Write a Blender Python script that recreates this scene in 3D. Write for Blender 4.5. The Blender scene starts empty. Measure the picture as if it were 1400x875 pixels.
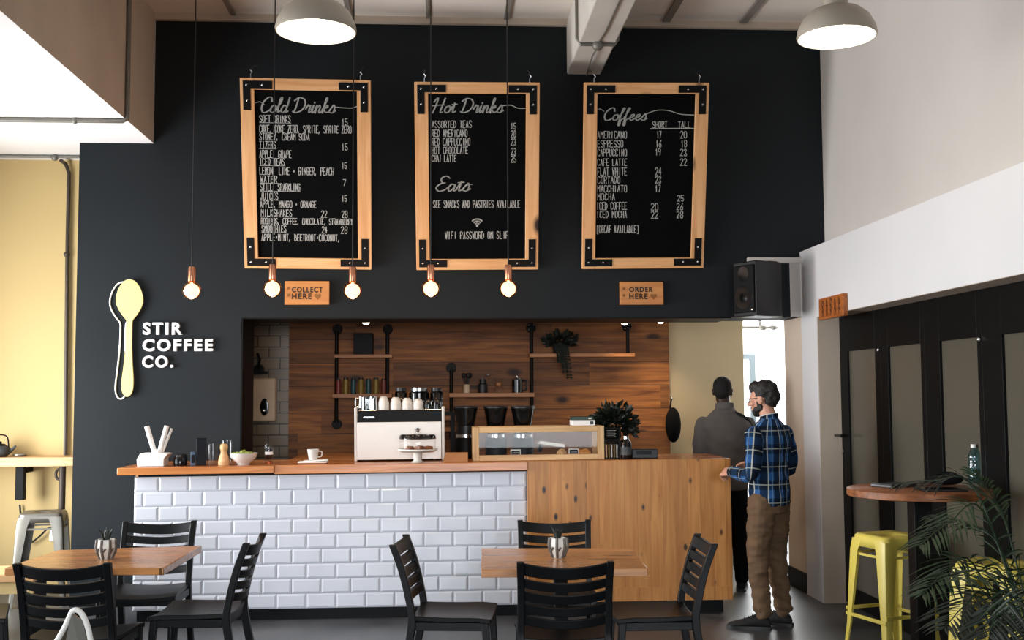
import bpy, bmesh, math, random
from math import sin, cos, pi, radians, sqrt, atan2
from mathutils import Vector, Matrix, Euler
random.seed(7)
S = bpy.context.scene
COL = S.collection

# ------------------------------------------------------------------ camera
EYE = Vector((0.0, 0.0, 1.63)); FPX = 1500.0
CM = Matrix.Rotation(radians(-3.51), 3, 'Z') @ Matrix.Rotation(pi/2 + radians(3.91), 3, 'X') @ Matrix.Rotation(-0.0053, 3, 'Z')
cd = bpy.data.cameras.new('camera'); cam = bpy.data.objects.new('camera', cd); COL.objects.link(cam)
cd.sensor_width = 36.0; cd.lens = FPX/1400*36; cd.clip_start = 0.05; cd.clip_end = 100
cam.matrix_world = Matrix.Translation(EYE) @ CM.to_4x4()
S.camera = cam
def ray(px, py): return CM @ Vector(((px-700)/FPX, -(py-437.5)/FPX, -1.0))
def at(px, py, Y):
    d = ray(px, py); return EYE + d*(Y/d.y)
def atz(px, py, z):
    d = ray(px, py); return EYE + d*((z-EYE.z)/d.z)
def atx(px, py, X):
    d = ray(px, py); return EYE + d*(X/d.x)

# ------------------------------------------------------------------ exposure, sky, daylight
vs = S.view_settings
vs.view_transform = 'Standard'; vs.look = 'None'; vs.gamma = 1.0; vs.exposure = 0.0; vs.use_curve_mapping = False
S.display_settings.display_device = 'sRGB'
try:
    S.cycles.use_denoising = True
    S.cycles.denoiser = 'OPENIMAGEDENOISE'
except Exception: pass
S.cycles.max_bounces = 8; S.cycles.diffuse_bounces = 5; S.cycles.sample_clamp_indirect = 6.0; S.cycles.caustics_reflective = False; S.cycles.caustics_refractive = False
w = bpy.data.worlds.new('sky'); S.world = w; w.use_nodes = True
w.node_tree.nodes['Background'].inputs[0].default_value = (0.75, 0.86, 1.0, 1)
w.node_tree.nodes['Background'].inputs[1].default_value = 0.45
def area(name, loc, target, sx, sy, power, col=(1, 1, 1), spread=180):
    l = bpy.data.lights.new(name, 'AREA'); l.shape = 'RECTANGLE'; l.size = sx; l.size_y = sy; l.energy = power; l.color = col; l.spread = radians(spread)
    o = bpy.data.objects.new(name, l); COL.objects.link(o); o.location = loc
    o.rotation_euler = (Vector(target)-Vector(loc)).to_track_quat('-Z', 'Y').to_euler()
    return o
L_LEFT, L_NEAR, L_FRONT, L_ROOM, L_LOW = 120, 165, 46, 220, 40
area('daylight_left_window', (-4.7, 4.2, 1.9), (2.9, 4.9, 1.6), 5.4, 2.9, L_LEFT, (0.95, 0.98, 1.0), 100)
area('daylight_left_near_wall', (-4.55, 7.7, 1.5), (-2.6, 7.9, 1.6), 1.4, 2.0, L_NEAR, (0.95, 0.98, 1.0), 150)
area('daylight_left_low', (-4.65, 6.0, 0.9), (-3.2, 6.4, 3.7), 4.0, 1.2, L_LOW, (1.0, 0.97, 0.93))
area('daylight_front_window', (0.2, -2.45, 1.9), (-0.3, 8, 0.0), 5.0, 2.4, L_FRONT, (0.90, 0.95, 1.0), 46)
area('daylight_back_room', (4.0, 12.5, 2.9), (4.0, 12.5, 0), 1.4, 2.6, L_ROOM, (0.96, 0.98, 1.0))

# ------------------------------------------------------------------ materials
def hexc(h):
    h = h.lstrip('#'); o = []
    for i in (0, 2, 4):
        c = int(h[i:i+2], 16)/255; o.append(c/12.92 if c <= 0.04045 else ((c+0.055)/1.055)**2.4)
    return (*o, 1.0)
def newmat(name):
    m = bpy.data.materials.new(name); m.use_nodes = True
    nt = m.node_tree; return m, nt, nt.nodes['Principled BSDF']
def mat(name, col, rough=0.5, metal=0.0, var=0.12, scale=6.0, bump=0.0, spec=0.5, emit=None, estr=0, bscale=None):
    m, nt, b = newmat(name); N = nt.nodes; L = nt.links
    c = hexc(col)
    tc = N.new('ShaderNodeTexCoord'); nz = N.new('ShaderNodeTexNoise'); nz.inputs['Scale'].default_value = scale; nz.inputs['Detail'].default_value = 5
    L.new(tc.outputs['Object'], nz.inputs['Vector'])
    r = N.new('ShaderNodeValToRGB'); r.color_ramp.elements[0].position = 0.3; r.color_ramp.elements[1].position = 0.7
    r.color_ramp.elements[0].color = (*[x*(1-var) for x in c[:3]], 1); r.color_ramp.elements[1].color = (*[min(1, x*(1+var)) for x in c[:3]], 1)
    L.new(nz.outputs['Fac'], r.inputs['Fac']); L.new(r.outputs['Color'], b.inputs['Base Color'])
    b.inputs['Roughness'].default_value = rough; b.inputs['Metallic'].default_value = metal; b.inputs['Specular IOR Level'].default_value = spec
    if bump:
        bp = N.new('ShaderNodeBump'); bp.inputs['Strength'].default_value = bump; bp.inputs['Distance'].default_value = 0.01
        n2 = N.new('ShaderNodeTexNoise'); n2.inputs['Scale'].default_value = bscale or scale*6; L.new(tc.outputs['Object'], n2.inputs['Vector'])
        L.new(n2.outputs['Fac'], bp.inputs['Height']); L.new(bp.outputs['Normal'], b.inputs['Normal'])
    if emit:
        b.inputs['Emission Color'].default_value = hexc(emit); b.inputs['Emission Strength'].default_value = estr
    return m
def glass(name, col='#ffffff', rough=0.02, alpha=0.015):
    # thin glass: mostly clear with a reflective coat
    m, nt, b = newmat(name); N = nt.nodes; L = nt.links
    t = N.new('ShaderNodeBsdfTransparent'); t.inputs['Color'].default_value = hexc(col)
    g = N.new('ShaderNodeBsdfGlossy'); g.inputs['Roughness'].default_value = rough
    f = N.new('ShaderNodeLayerWeight'); f.inputs['Blend'].default_value = 0.5
    pw = N.new('ShaderNodeMath'); pw.operation = 'POWER'; pw.inputs[1].default_value = 4.0
    ad = N.new('ShaderNodeMath'); ad.operation = 'MULTIPLY_ADD'; ad.inputs[1].default_value = 0.55; ad.inputs[2].default_value = alpha; ad.use_clamp = True
    mx = N.new('ShaderNodeMixShader'); L.new(f.outputs['Facing'], pw.inputs[0]); L.new(pw.outputs[0], ad.inputs[0]); L.new(ad.outputs[0], mx.inputs[0]); L.new(t.outputs[0], mx.inputs[1]); L.new(g.outputs[0], mx.inputs[2])
    L.new(mx.outputs[0], N['Material Output'].inputs['Surface']); return m
def wood(name, dark, light, axis='X', plank=None, pw=0.12, rough=0.45, knots=True, knotc='#2a1408', gap=0.02, pvar=0.35, kscale=3.0, rnd=True, spec=0.4, stag=None):
    m, nt, b = newmat(name); N = nt.nodes; L = nt.links
    tc = N.new('ShaderNodeTexCoord'); oi = N.new('ShaderNodeObjectInfo')
    vm = N.new('ShaderNodeVectorMath'); vm.operation = 'ADD'
    mu = N.new('ShaderNodeMath'); mu.operation = 'MULTIPLY'; mu.inputs[1].default_value = 17.0 if rnd else 0.0
    L.new(oi.outputs['Random'], mu.inputs[0]); L.new(tc.outputs['Object'], vm.inputs[0])
    ai = 'XYZ'.index(axis)
    cb = N.new('ShaderNodeCombineXYZ'); L.new(mu.outputs[0], cb.inputs[ai]); L.new(cb.outputs[0], vm.inputs[1])
    src = vm.outputs[0]
    pl = None
    if plank:
        sp = N.new('ShaderNodeSeparateXYZ'); L.new(tc.outputs['Object'], sp.inputs[0])
        dv = N.new('ShaderNodeMath'); dv.operation = 'MULTIPLY_ADD'; dv.inputs[1].default_value = 1/pw; dv.inputs[2].default_value = 0.37; L.new(sp.outputs['XYZ'.index(plank)], dv.inputs[0])
        fl = N.new('ShaderNodeMath'); fl.operation = 'FLOOR'; L.new(dv.outputs[0], fl.inputs[0])
        fr = N.new('ShaderNodeMath'); fr.operation = 'FRACT'; L.new(dv.outputs[0], fr.inputs[0])
        wn = N.new('ShaderNodeTexWhiteNoise'); wn.noise_dimensions = '1D'; L.new(fl.outputs[0], wn.inputs['W'])
        seed = wn.outputs['Value']
        if stag:
            # boards of finite length, each with its own tone
            s2 = N.new('ShaderNodeMath'); s2.operation = 'MULTIPLY_ADD'; L.new(wn.outputs['Value'], s2.inputs[0]); s2.inputs[1].default_value = 5.0
            dl = N.new('ShaderNodeMath'); dl.operation = 'DIVIDE'; dl.inputs[1].default_value = stag; L.new(sp.outputs[ai], dl.inputs[0]); L.new(dl.outputs[0], s2.inputs[2])
            f2 = N.new('ShaderNodeMath'); f2.operation = 'FLOOR'; L.new(s2.outputs[0], f2.inputs[0])
            w2 = N.new('ShaderNodeTexWhiteNoise'); w2.noise_dimensions = '2D'; c2 = N.new('ShaderNodeCombineXYZ'); L.new(f2.outputs[0], c2.inputs[0]); L.new(fl.outputs[0], c2.inputs[1]); L.new(c2.outputs[0], w2.inputs['Vector'])
            seed = w2.outputs['Value']
        v2 = N.new('ShaderNodeVectorMath'); v2.operation = 'ADD'; sc = N.new('ShaderNodeMath'); sc.operation = 'MULTIPLY'; sc.inputs[1].default_value = 9.0
        L.new(seed, sc.inputs[0]); c3 = N.new('ShaderNodeCombineXYZ'); L.new(sc.outputs[0], c3.inputs[ai]); L.new(src, v2.inputs[0]); L.new(c3.outputs[0], v2.inputs[1]); src = v2.outputs[0]
        pl = (seed, fr.outputs[0])
    mp = N.new('ShaderNodeMapping'); s = [16.0, 16.0, 16.0]; s[ai] = 1.1; mp.inputs['Scale'].default_value = s; L.new(src, mp.inputs['Vector'])
    nz = N.new('ShaderNodeTexNoise'); nz.inputs['Scale'].default_value = 1.6; nz.inputs['Detail'].default_value = 7; nz.inputs['Distortion'].default_value = 0.6; L.new(mp.outputs[0], nz.inputs['Vector'])
    r = N.new('ShaderNodeValToRGB'); r.color_ramp.elements[0].position = 0.28; r.color_ramp.elements[1].position = 0.72
    r.color_ramp.elements[0].color = hexc(dark); r.color_ramp.elements[1].color = hexc(light); L.new(nz.outputs['Fac'], r.inputs['Fac'])
    out = r.outputs['Color']
    def mixmul(a, fac_out, lo, hi):
        mr = N.new('ShaderNodeMapRange'); mr.inputs['To Min'].default_value = lo; mr.inputs['To Max'].default_value = hi; L.new(fac_out, mr.inputs['Value'])
        mx = N.new('ShaderNodeMix'); mx.data_type = 'RGBA'; mx.blend_type = 'MULTIPLY'; mx.inputs['Factor'].default_value = 1.0
        L.new(a, mx.inputs['A']); L.new(mr.outputs[0], mx.inputs['B']); return mx.outputs['Result']
    if pl:
        out = mixmul(out, pl[0], 1-pvar, 1+pvar*0.35)
        if gap:
            lt = N.new('ShaderNodeMath'); lt.operation = 'LESS_THAN'; lt.inputs[1].default_value = gap; L.new(pl[1], lt.inputs[0])
            out = mixmul(out, lt.outputs[0], 1.0, 0.25)
    if knots:
        mk = N.new('ShaderNodeMapping'); s = [kscale*1.5]*3; s[ai] = kscale*0.8; mk.inputs['Scale'].default_value = s; L.new(src, mk.inputs['Vector'])
        vo = N.new('ShaderNodeTexVoronoi'); vo.inputs['Scale'].default_value = 1.0; L.new(mk.outputs[0], vo.inputs['Vector'])
        rk = N.new('ShaderNodeValToRGB'); rk.color_ramp.elements[0].position = 0.075; rk.color_ramp.elements[1].position = 0.17
        rk.color_ramp.elements[0].color = (1, 1, 1, 1); rk.color_ramp.elements[1].color = (0, 0, 0, 1); L.new(vo.outputs['Distance'], rk.inputs['Fac'])
        mx = N.new('ShaderNodeMix'); mx.data_type = 'RGBA'; L.new(rk.outputs['Color'], mx.inputs['Factor']); L.new(out, mx.inputs['A']); mx.inputs['B'].default_value = hexc(knotc); out = mx.outputs['Result']
    L.new(out, b.inputs['Base Color']); b.inputs['Roughness'].default_value = rough; b.inputs['Specular IOR Level'].default_value = spec
    bp = N.new('ShaderNodeBump'); bp.inputs['Strength'].default_value = 0.15; bp.inputs['Distance'].default_value = 0.004; L.new(nz.outputs['Fac'], bp.inputs['Height']); L.new(bp.outputs['Normal'], b.inputs['Normal'])
    return m
def tiles(name, c1, c2, mortar, bw, bh, msz=0.006, rough=0.3, plane='XZ'):
    m, nt, b = newmat(name); N = nt.nodes; L = nt.links
    tc = N.new('ShaderNodeTexCoord'); sp = N.new('ShaderNodeSeparateXYZ'); cb = N.new('ShaderNodeCombineXYZ')
    L.new(tc.outputs['Object'], sp.inputs[0]); L.new(sp.outputs['XYZ'.index(plane[0])], cb.inputs[0]); L.new(sp.outputs['XYZ'.index(plane[1])], cb.inputs[1])
    br = N.new('ShaderNodeTexBrick'); L.new(cb.outputs[0], br.inputs['Vector']); br.inputs['Scale'].default_value = 1.0
    br.inputs['Brick Width'].default_value = bw; br.inputs['Row Height'].default_value = bh; br.inputs['Mortar Size'].default_value = msz
    br.inputs['Color1'].default_value = hexc(c1); br.inputs['Color2'].default_value = hexc(c2); br.inputs['Mortar'].default_value = hexc(mortar)
    L.new(br.outputs['Color'], b.inputs['Base Color']); b.inputs['Roughness'].default_value = rough
    bp = N.new('ShaderNodeBump'); bp.invert = True; bp.inputs['Distance'].default_value = 0.005; L.new(br.outputs['Fac'], bp.inputs['Height']); L.new(bp.outputs['Normal'], b.inputs['Normal'])
    return m
def concrete_floor():
    m, nt, b = newmat('polished_concrete'); N = nt.nodes; L = nt.links
    tc = N.new('ShaderNodeTexCoord'); nz = N.new('ShaderNodeTexNoise'); nz.inputs['Scale'].default_value = 1.3; nz.inputs['Detail'].default_value = 8; nz.inputs['Roughness'].default_value = 0.65
    L.new(tc.outputs['Object'], nz.inputs['Vector'])
    r = N.new('ShaderNodeValToRGB'); r.color_ramp.elements[0].position = 0.3; r.color_ramp.elements[1].position = 0.72
    r.color_ramp.elements[0].color = hexc('#303236'); r.color_ramp.elements[1].color = hexc('#5c5d5f'); L.new(nz.outputs['Fac'], r.inputs['Fac']); L.new(r.outputs['Color'], b.inputs['Base Color'])
    r2 = N.new('ShaderNodeMapRange'); r2.inputs['To Min'].default_value = 0.22; r2.inputs['To Max'].default_value = 0.5; L.new(nz.outputs['Fac'], r2.inputs['Value']); L.new(r2.outputs[0], b.inputs['Roughness'])
    return m
def plaid():
    m, nt, b = newmat('blue_plaid_cotton'); N = nt.nodes; L = nt.links
    tc = N.new('ShaderNodeAttribute'); tc.attribute_name = 'weave'; sp = N.new('ShaderNodeSeparateXYZ'); L.new(tc.outputs['Vector'], sp.inputs[0])
    def stripe(inp, period, off, width):
        a = N.new('ShaderNodeMath'); a.operation = 'MULTIPLY_ADD'; a.inputs[1].default_value = 1/period; a.inputs[2].default_value = off; L.new(inp, a.inputs[0])
        f = N.new('ShaderNodeMath'); f.operation = 'FRACT'; L.new(a.outputs[0], f.inputs[0])
        c = N.new('ShaderNodeMath'); c.operation = 'LESS_THAN'; c.inputs[1].default_value = width; L.new(f.outputs[0], c.inputs[0]); return c.outputs[0]
    h = sp.outputs[0]; v = sp.outputs[1]
    cur = None
    def over(prev, fac, col, amt):
        mx = N.new('ShaderNodeMix'); mx.data_type = 'RGBA'
        k = N.new('ShaderNodeMath'); k.operation = 'MULTIPLY'; k.inputs[1].default_value = amt; L.new(fac, k.inputs[0]); L.new(k.outputs[0], mx.inputs['Factor'])
        if prev is None: mx.inputs['A'].default_value = hexc('#2a5588')
        else: L.new(prev, mx.inputs['A'])
        mx.inputs['B'].default_value = hexc(col); return mx.outputs['Result']
    cur = over(None, stripe(h, 0.115, 0.15, 0.56), '#080d16', 0.80)
    cur = over(cur, stripe(v, 0.125, 0.3, 0.54), '#080d16', 0.72)
    cur = over(cur, stripe(h, 0.115, 0.62, 0.07), '#cfd0c0', 0.6)
    cur = over(cur, stripe(v, 0.125, 0.05, 0.055), '#cfd0c0', 0.42)
    cur = over(cur, stripe(h, 0.115, 0.30, 0.05), '#7fa3c4', 0.55)
    L.new(cur, b.inputs['Base Color']); b.inputs['Roughness'].default_value = 0.9; b.inputs['Specular IOR Level'].default_value = 0.15
    return m
M = dict(
    dark=mat('charcoal_wall_paint', '#1f2326', 0.7, var=0.10, scale=1.2, bump=0.04, spec=0.15),
    plaster=mat('white_plaster', '#cdc7c1', 0.8, var=0.03, scale=1.5, bump=0.05),
    plaster_low=mat('bright_white_paint', '#dcdbdd', 0.7, var=0.02, scale=1.5, bump=0.03),
    concrete=mat('painted_grey_concrete', '#c9b9a8', 0.85, var=0.10, scale=1.6, bump=0.12),
    beam=mat('off_white_painted_beam', '#d0cbc3', 0.8, var=0.06, scale=3, bump=0.10),
    soffit=mat('white_soffit_paint', '#efedec', 0.8, var=0.04, scale=1.4),
    ceiling=mat('ceiling_board', '#efe6dd', 0.9, var=0.05, scale=0.8),
    batten=mat('ceiling_batten', '#8d857d', 0.8),
    yellow=mat('yellow_wall_paint', '#cdb27a', 0.75, var=0.03, scale=1.0),
    cream=mat('cream_wall_paint', '#c3b18e', 0.8, var=0.03, scale=1.5),
    beige=mat('beige_jamb_paint', '#d8c6b4', 0.8, var=0.03),
    floor=concrete_floor(),
    blackpaint=mat('black_matt_steel', '#060708', 0.5, var=0.15, spec=0.15),
    blackresin=mat('black_resin', '#08090a', 0.4, var=0.1, spec=0.22),
    blackplastic=mat('black_plastic', '#0d0e10', 0.45),
    blackgloss=mat('black_gloss', '#0a0b0c', 0.15),
    kick=mat('black_kickboard', '#060708', 0.5, spec=0.15),
    pine=wood('pine_frame_horizontal', '#d69a62', '#f0bd88', 'X', kscale=2.2),
    pinez=wood('pine_frame_vertical', '#d69a62', '#f0bd88', 'Z', kscale=2.2),
    block=wood('knotty_pine_block', '#a9682d', '#cb8f4c', 'Z', plank='X', pw=0.095, kscale=6.0, gap=0.012, pvar=0.18, rough=0.4),
    worktop=wood('oiled_worktop', '#a55c28', '#d68c4e', 'X', plank='Y', pw=0.11, kscale=2.6, gap=0.01, pvar=0.2, rough=0.25, spec=0.6),
    table=wood('table_pine', '#a2673a', '#d0935a', 'X', plank='Y', pw=0.12, kscale=2.0, gap=0.012, pvar=0.2, rough=0.22, spec=0.6),
    shelfpine=wood('pale_shelf_pine', '#c08e5c', '#e6bd8c', 'X', kscale=2.0),
    planks=wood('reclaimed_plank_cladding', '#5c3012', '#aa6c31', 'X', plank='Z', pw=0.225, kscale=2.2, gap=0.03, pvar=0.45, rough=0.6, rnd=False, stag=1.9),
    shelf=wood('dark_shelf_pine', '#85502a', '#b67a45', 'X', kscale=2.0),
    case=wood('pallet_pine', '#b38a58', '#dcb884', 'X', kscale=2.0),
    casez=wood('pallet_pine_upright', '#b38a58', '#dcb884', 'Z', kscale=2.0),
    signwood=wood('orange_sign_wood', '#b5713a', '#d2914f', 'X', kscale=1.4, knots=False),
    signdark=wood('rust_sign_wood', '#8a4a1e', '#b86a30', 'X', knots=False),
    bartop=wood('round_table_wood', '#6b3a1c', '#9c6036', 'X', kscale=1.6),
    slate=mat('chalkboard_slate', '#070809', 0.8, var=0.25, scale=5, spec=0.06),
    chalk=mat('white_chalk', '#b6b7b4', 0.95, var=0.2, scale=60),
    ink=mat('black_printed_ink', '#15110d', 0.7),
    brownink=mat('burnt_brown_ink', '#8b5a2a', 0.8),
    darkbrown=mat('burnt_dark_ink', '#4a210c', 0.8),
    white=mat('white_enamel', '#d3d0ca', 0.3, var=0.03),
    whitematt=mat('white_card', '#eeeeec', 0.6, var=0.03),
    lampwhite=mat('lamp_enamel', '#aca294', 0.35, var=0.03),
    lampin=mat('lamp_inside_enamel', '#f6f2e4', 0.5, var=0.02),
    steel=mat('brushed_steel', '#b9bcbf', 0.28, 1.0),
    chrome=mat('chrome', '#d8dadc', 0.12, 1.0),
    galv=mat('raw_gunmetal_sheet', '#8c8981', 0.38, 0.75),
    galvpipe=mat('galvanised_pipe', '#7d7a73', 0.5, 0.4),
    brownpipe=mat('dark_conduit', '#4a4038', 0.5, 0.3),
    copper=mat('copper', '#c98a6c', 0.28, 1.0),
    yellowmetal=mat('yellow_powder_coat', '#e4d162', 0.35, var=0.04),
    spoon=mat('pale_yellow_acrylic', '#e9d98c', 0.5, var=0.03),
    letter=mat('white_acrylic', '#f2f2f2', 0.5, var=0.01),
    tile=mat('white_glazed_tile', '#d3d6df', 0.12, var=0.015, scale=3, spec=0.6),
    grout=mat('grey_grout', '#9b9da2', 0.9),
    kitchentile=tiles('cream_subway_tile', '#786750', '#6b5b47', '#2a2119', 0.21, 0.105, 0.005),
    dispenser=mat('cream_plastic', '#c3a98a', 0.4),
    frost=mat('frosted_door_glass', '#565248', 0.22, var=0.06, scale=0.8, spec=0.5),
    clear=glass('clear_glass'),
    tint=glass('bottle_plastic', '#b9dfe6', 0.05, 0.10),
    greyglass=glass('smoked_glass', '#7f7770', 0.05, 0.06),
    skin=mat('fair_skin', '#c58f76', 0.55, var=0.06, scale=12),
    skindark=mat('brown_skin', '#3b2419', 0.5, var=0.06, scale=12),
    hair=mat('dark_brown_hair', '#15100d', 0.65, var=0.4, scale=40, bump=0.5, bscale=90),
    hairblack=mat('black_cropped_hair', '#0b0908', 0.85, var=0.3, scale=60, bump=0.4, bscale=160),
    plaid=plaid(),
    hoodie=mat('grey_fleece', '#6a6664', 0.95, var=0.12, scale=8, bump=0.25, bscale=24, spec=0.1),
    hoodiedark=mat('dark_grey_panel', '#2b2a2b', 0.95, spec=0.1),
    chino=mat('tan_chino_cotton', '#66513e', 0.9, var=0.15, scale=7, bump=0.35, bscale=14, spec=0.1),
    blackcloth=mat('black_cotton', '#101012', 0.9, spec=0.1),
    shoe=mat('black_suede', '#0e0d0d', 0.8),
    leaf=mat('palm_leaf', '#1d2f18', 0.45, var=0.4, scale=5),
    leafdark=mat('dark_leaf', '#111a10', 0.5, var=0.4, scale=9),
    salad=mat('salad_green', '#8fa04a', 0.6, var=0.4, scale=30),
    soil=mat('potting_soil', '#1c130d', 0.95),
    potgrey=mat('grey_planter', '#3d3f40', 0.6),
    potwhite=mat('white_ceramic', '#d9d6cd', 0.4),
    potgeo=mat('grey_geometric_glaze', '#574e46', 0.5),
    cake=mat('brown_cake', '#7a4522', 0.8, var=0.3, scale=40),
    pastry=mat('golden_pastry', '#d08a3c', 0.6, var=0.25, scale=30),
    card=mat('brown_cardboard', '#a87344', 0.75),
    navy=mat('dark_navy_card', '#0b0f18', 0.6, spec=0.2),
    bluecard=mat('slate_blue_card', '#3d5270', 0.5),
    red=mat('red_tin', '#6f281b', 0.45), mustard=mat('mustard_tin', '#846a22', 0.45), teal=mat('teal_tin', '#174548', 0.45),
    greenbox=mat('dark_green_print', '#1f3b33', 0.5),
    windowframe=mat('grey_aluminium', '#424b4e', 0.5),
    roomwhite=mat('passage_white_paint', '#f4f4f2', 0.8, var=0.01),
    amber=glass('amber_bulb_glass', '#ffc9a0', 0.03, 0.06),
    bulbglow=mat('glowing_bulb_glass', '#fff2dd', 0.2, emit='#ffb777', estr=0.25),
    filament=mat('glowing_filament', '#fff0d0', 0.3, emit='#ffdcb8', estr=5),
    lampglow=mat('warm_lamp_bulb', '#ffffff', 0.3, emit='#fff2cf', estr=14),
    spotglow=mat('spotlight_lens', '#ffffff', 0.3, emit='#ffe9cc', estr=18),
    daypane=mat('bright_window_sky', '#ffffff', 0.3, emit='#f4f8ff', estr=2.5),
    paperdark=mat('laptop_grey', '#3a3b3d', 0.35, 0.5),
)

# ------------------------------------------------------------------ mesh helpers
class MB:
    def __init__(s): s.v = []; s.f = []
    def add(s, vs, fs, mtx=None):
        b = len(s.v)
        for p in vs:
            p = Vector(p); s.v.append(tuple(mtx @ p) if mtx is not None else tuple(p))
        for f in fs: s.f.append([i+b for i in f])
        return s
    def box(s, c, d, rot=None):
        x, y, z = [k/2 for k in d]
        vs = [(-x,-y,-z),(x,-y,-z),(x,y,-z),(-x,y,-z),(-x,-y,z),(x,-y,z),(x,y,z),(-x,y,z)]
        m = Matrix.Translation(c) @ (rot.to_matrix().to_4x4() if rot is not None else Matrix.Identity(4))
        return s.add(vs, [(3,2,1,0),(4,5,6,7),(0,1,5,4),(1,2,6,5),(2,3,7,6),(3,0,4,7)], m)
    def bb(s, a, b):
        return s.box([(a[i]+b[i])/2 for i in range(3)], [abs(a[i]-b[i]) for i in range(3)])
    def hexa(s, p):   # 8 corners, bottom loop then top loop
        return s.add(p, [(3,2,1,0),(4,5,6,7),(0,1,5,4),(1,2,6,5),(2,3,7,6),(3,0,4,7)])
    def lathe(s, prof, c=(0,0,0), n=24, sx=1, sy=1, mtx=None):
        vs = []; fs = []; k = len(prof)
        for i in range(n):
            a = 2*pi*i/n
            for r, z in prof: vs.append((c[0]+r*cos(a)*sx, c[1]+r*sin(a)*sy, c[2]+z))
        for i in range(n):
            j = (i+1) % n
            for q in range(k-1): fs.append((i*k+q, j*k+q, j*k+q+1, i*k+q+1))
        if prof[0][0] > 1e-6 and prof[-1][0] > 1e-6:      # a ring: join the profile's two ends
            for i in range(n):
                j = (i+1) % n; fs.append((i*k+k-1, j*k+k-1, j*k, i*k))
        return s.add(vs, fs, mtx)
    def cyl(s, p0, p1, r0, r1=None, n=12):
        return s.tube([p0, p1], [r0, r0 if r1 is None else r1], n)
    def tube(s, pts, r, n=8, closed=False, flat=1.0):
        pts = [Vector(p) for p in pts]; k = len(pts)
        if not isinstance(r, (list, tuple)): r = [r]*k
        vs = []; fs = []; up = None
        for i, p in enumerate(pts):
            if closed: t = pts[(i+1) % k]-pts[i-1]
            else: t = pts[min(i+1, k-1)]-pts[max(i-1, 0)]
            t = t.normalized() if t.length > 1e-9 else Vector((0,0,1))
            if up is None:
                up = Vector((0,0,1)) if abs(t.z) < 0.9 else Vector((0,1,0))
            a = t.cross(up)
            if a.length < 1e-6: a = t.cross(Vector((1,0,0)))
            a.normalize(); b = a.cross(t).normalized(); up = b
            for q in range(n):
                g = 2*pi*q/n; vs.append(p + a*cos(g)*r[i] + b*sin(g)*r[i]*flat)
        m = k if closed else k-1
        for i in range(m):
            for q in range(n):
                j = (i+1) % k; q2 = (q+1) % n
                fs.append((i*n+q, i*n+q2, j*n+q2, j*n+q))
        if not closed:
            fs.append(list(range(n))[::-1]); fs.append([(k-1)*n+q for q in range(n)])
        return s.add(vs, fs)
    def ball(s, c, r, n=16, m=10, sx=1, sy=1, sz=1, mtx=None):
        prof = [(r*sin(pi*i/m) if 0 < i < m else 0.0, -r*cos(pi*i/m)*sz) for i in range(m+1)]
        return s.lathe(prof, c, n, sx, sy, mtx)
    def loft(s, rings):   # rings of equal point counts, capped
        n = len(rings[0]); vs = [p for r in rings for p in r]; fs = []
        for i in range(len(rings)-1):
            for q in range(n):
                q2 = (q+1) % n; fs.append((i*n+q, i*n+q2, (i+1)*n+q2, (i+1)*n+q))
        fs.append(list(range(n))[::-1]); fs.append([(len(rings)-1)*n+q for q in range(n)])
        return s.add(vs, fs)
    def prism(s, pts, y0, y1):   # outline in x,z extruded along y
        n = len(pts)
        vs = [(x, y0, z) for x, z in pts]+[(x, y1, z) for x, z in pts]
        fs = [list(range(n)), [n+i for i in range(n)][::-1]]
        for i in range(n):
            j = (i+1) % n; fs.append((i, i+n, j+n, j))
        return s.add(vs, fs)
    def ribbon(s, pts, wdt, y=0.0, th=0.0012, taper=None):   # chalk stroke in x,z facing -y
        for i in range(len(pts)-1):
            a = Vector((pts[i][0], pts[i][1])); b = Vector((pts[i+1][0], pts[i+1][1])); d = b-a
            if d.length < 1e-7: continue
            d.normalize(); nrm = Vector((-d.y, d.x))
            w0 = wdt if taper is None else taper(i, len(pts), d)
            a2 = a-d*w0*0.35; b2 = b+d*w0*0.35; h = nrm*w0/2
            q = [a2-h, b2-h, b2+h, a2+h]
            s.add([(p.x, y, p.y) for p in q]+[(p.x, y-th, p.y) for p in q], [(0,1,2,3),(7,6,5,4),(0,4,5,1),(1,5,6,2),(2,6,7,3),(3,7,4,0)])
        return s
    def mesh(s, name):
        me = bpy.data.meshes.new(name); me.from_pydata(s.v, [], s.f); me.update()
        bm = bmesh.new(); bm.from_mesh(me); bmesh.ops.recalc_face_normals(bm, faces=bm.faces); bm.to_mesh(me); bm.free()
        return me
def tag(o, label=None, cat=None, group=None, kind=None):
    if label: o['label'] = label
    if cat: o['category'] = cat
    if group: o['group'] = group
    if kind: o['kind'] = kind
    return o
def P(name, mb, m, parent=None, bevel=0, smooth=35, label=None, kind=None, sub=0):
    me = mb.mesh(name) if isinstance(mb, MB) else mb
    me.name = name
    o = bpy.data.objects.new(name, me); COL.objects.link(o)
    me.materials.clear(); me.materials.append(M[m] if isinstance(m, str) else m)
    if parent is not None: o.parent = parent
    if smooth:
        me.shade_smooth()
        me.set_sharp_from_angle(angle=radians(smooth))
    if bevel:
        b = o.modifiers.new('edge', 'BEVEL'); b.width = bevel; b.segments = 2; b.limit_method = 'ANGLE'; b.angle_limit = radians(40)
    if sub:
        q = o.modifiers.new('sub', 'SUBSURF'); q.levels = sub; q.render_levels = sub
    if label: o['label'] = label
    if kind: o['kind'] = kind
    return o
def T(name, label, cat, loc=(0,0,0), rotz=0.0, group=None, rot=None):
    o = bpy.data.objects.new(name, None); COL.objects.link(o); o.empty_display_size = 0.1
    o.location = loc; o.rotation_euler = rot if rot is not None else (0, 0, rotz)
    return tag(o, label, cat, group)
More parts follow.
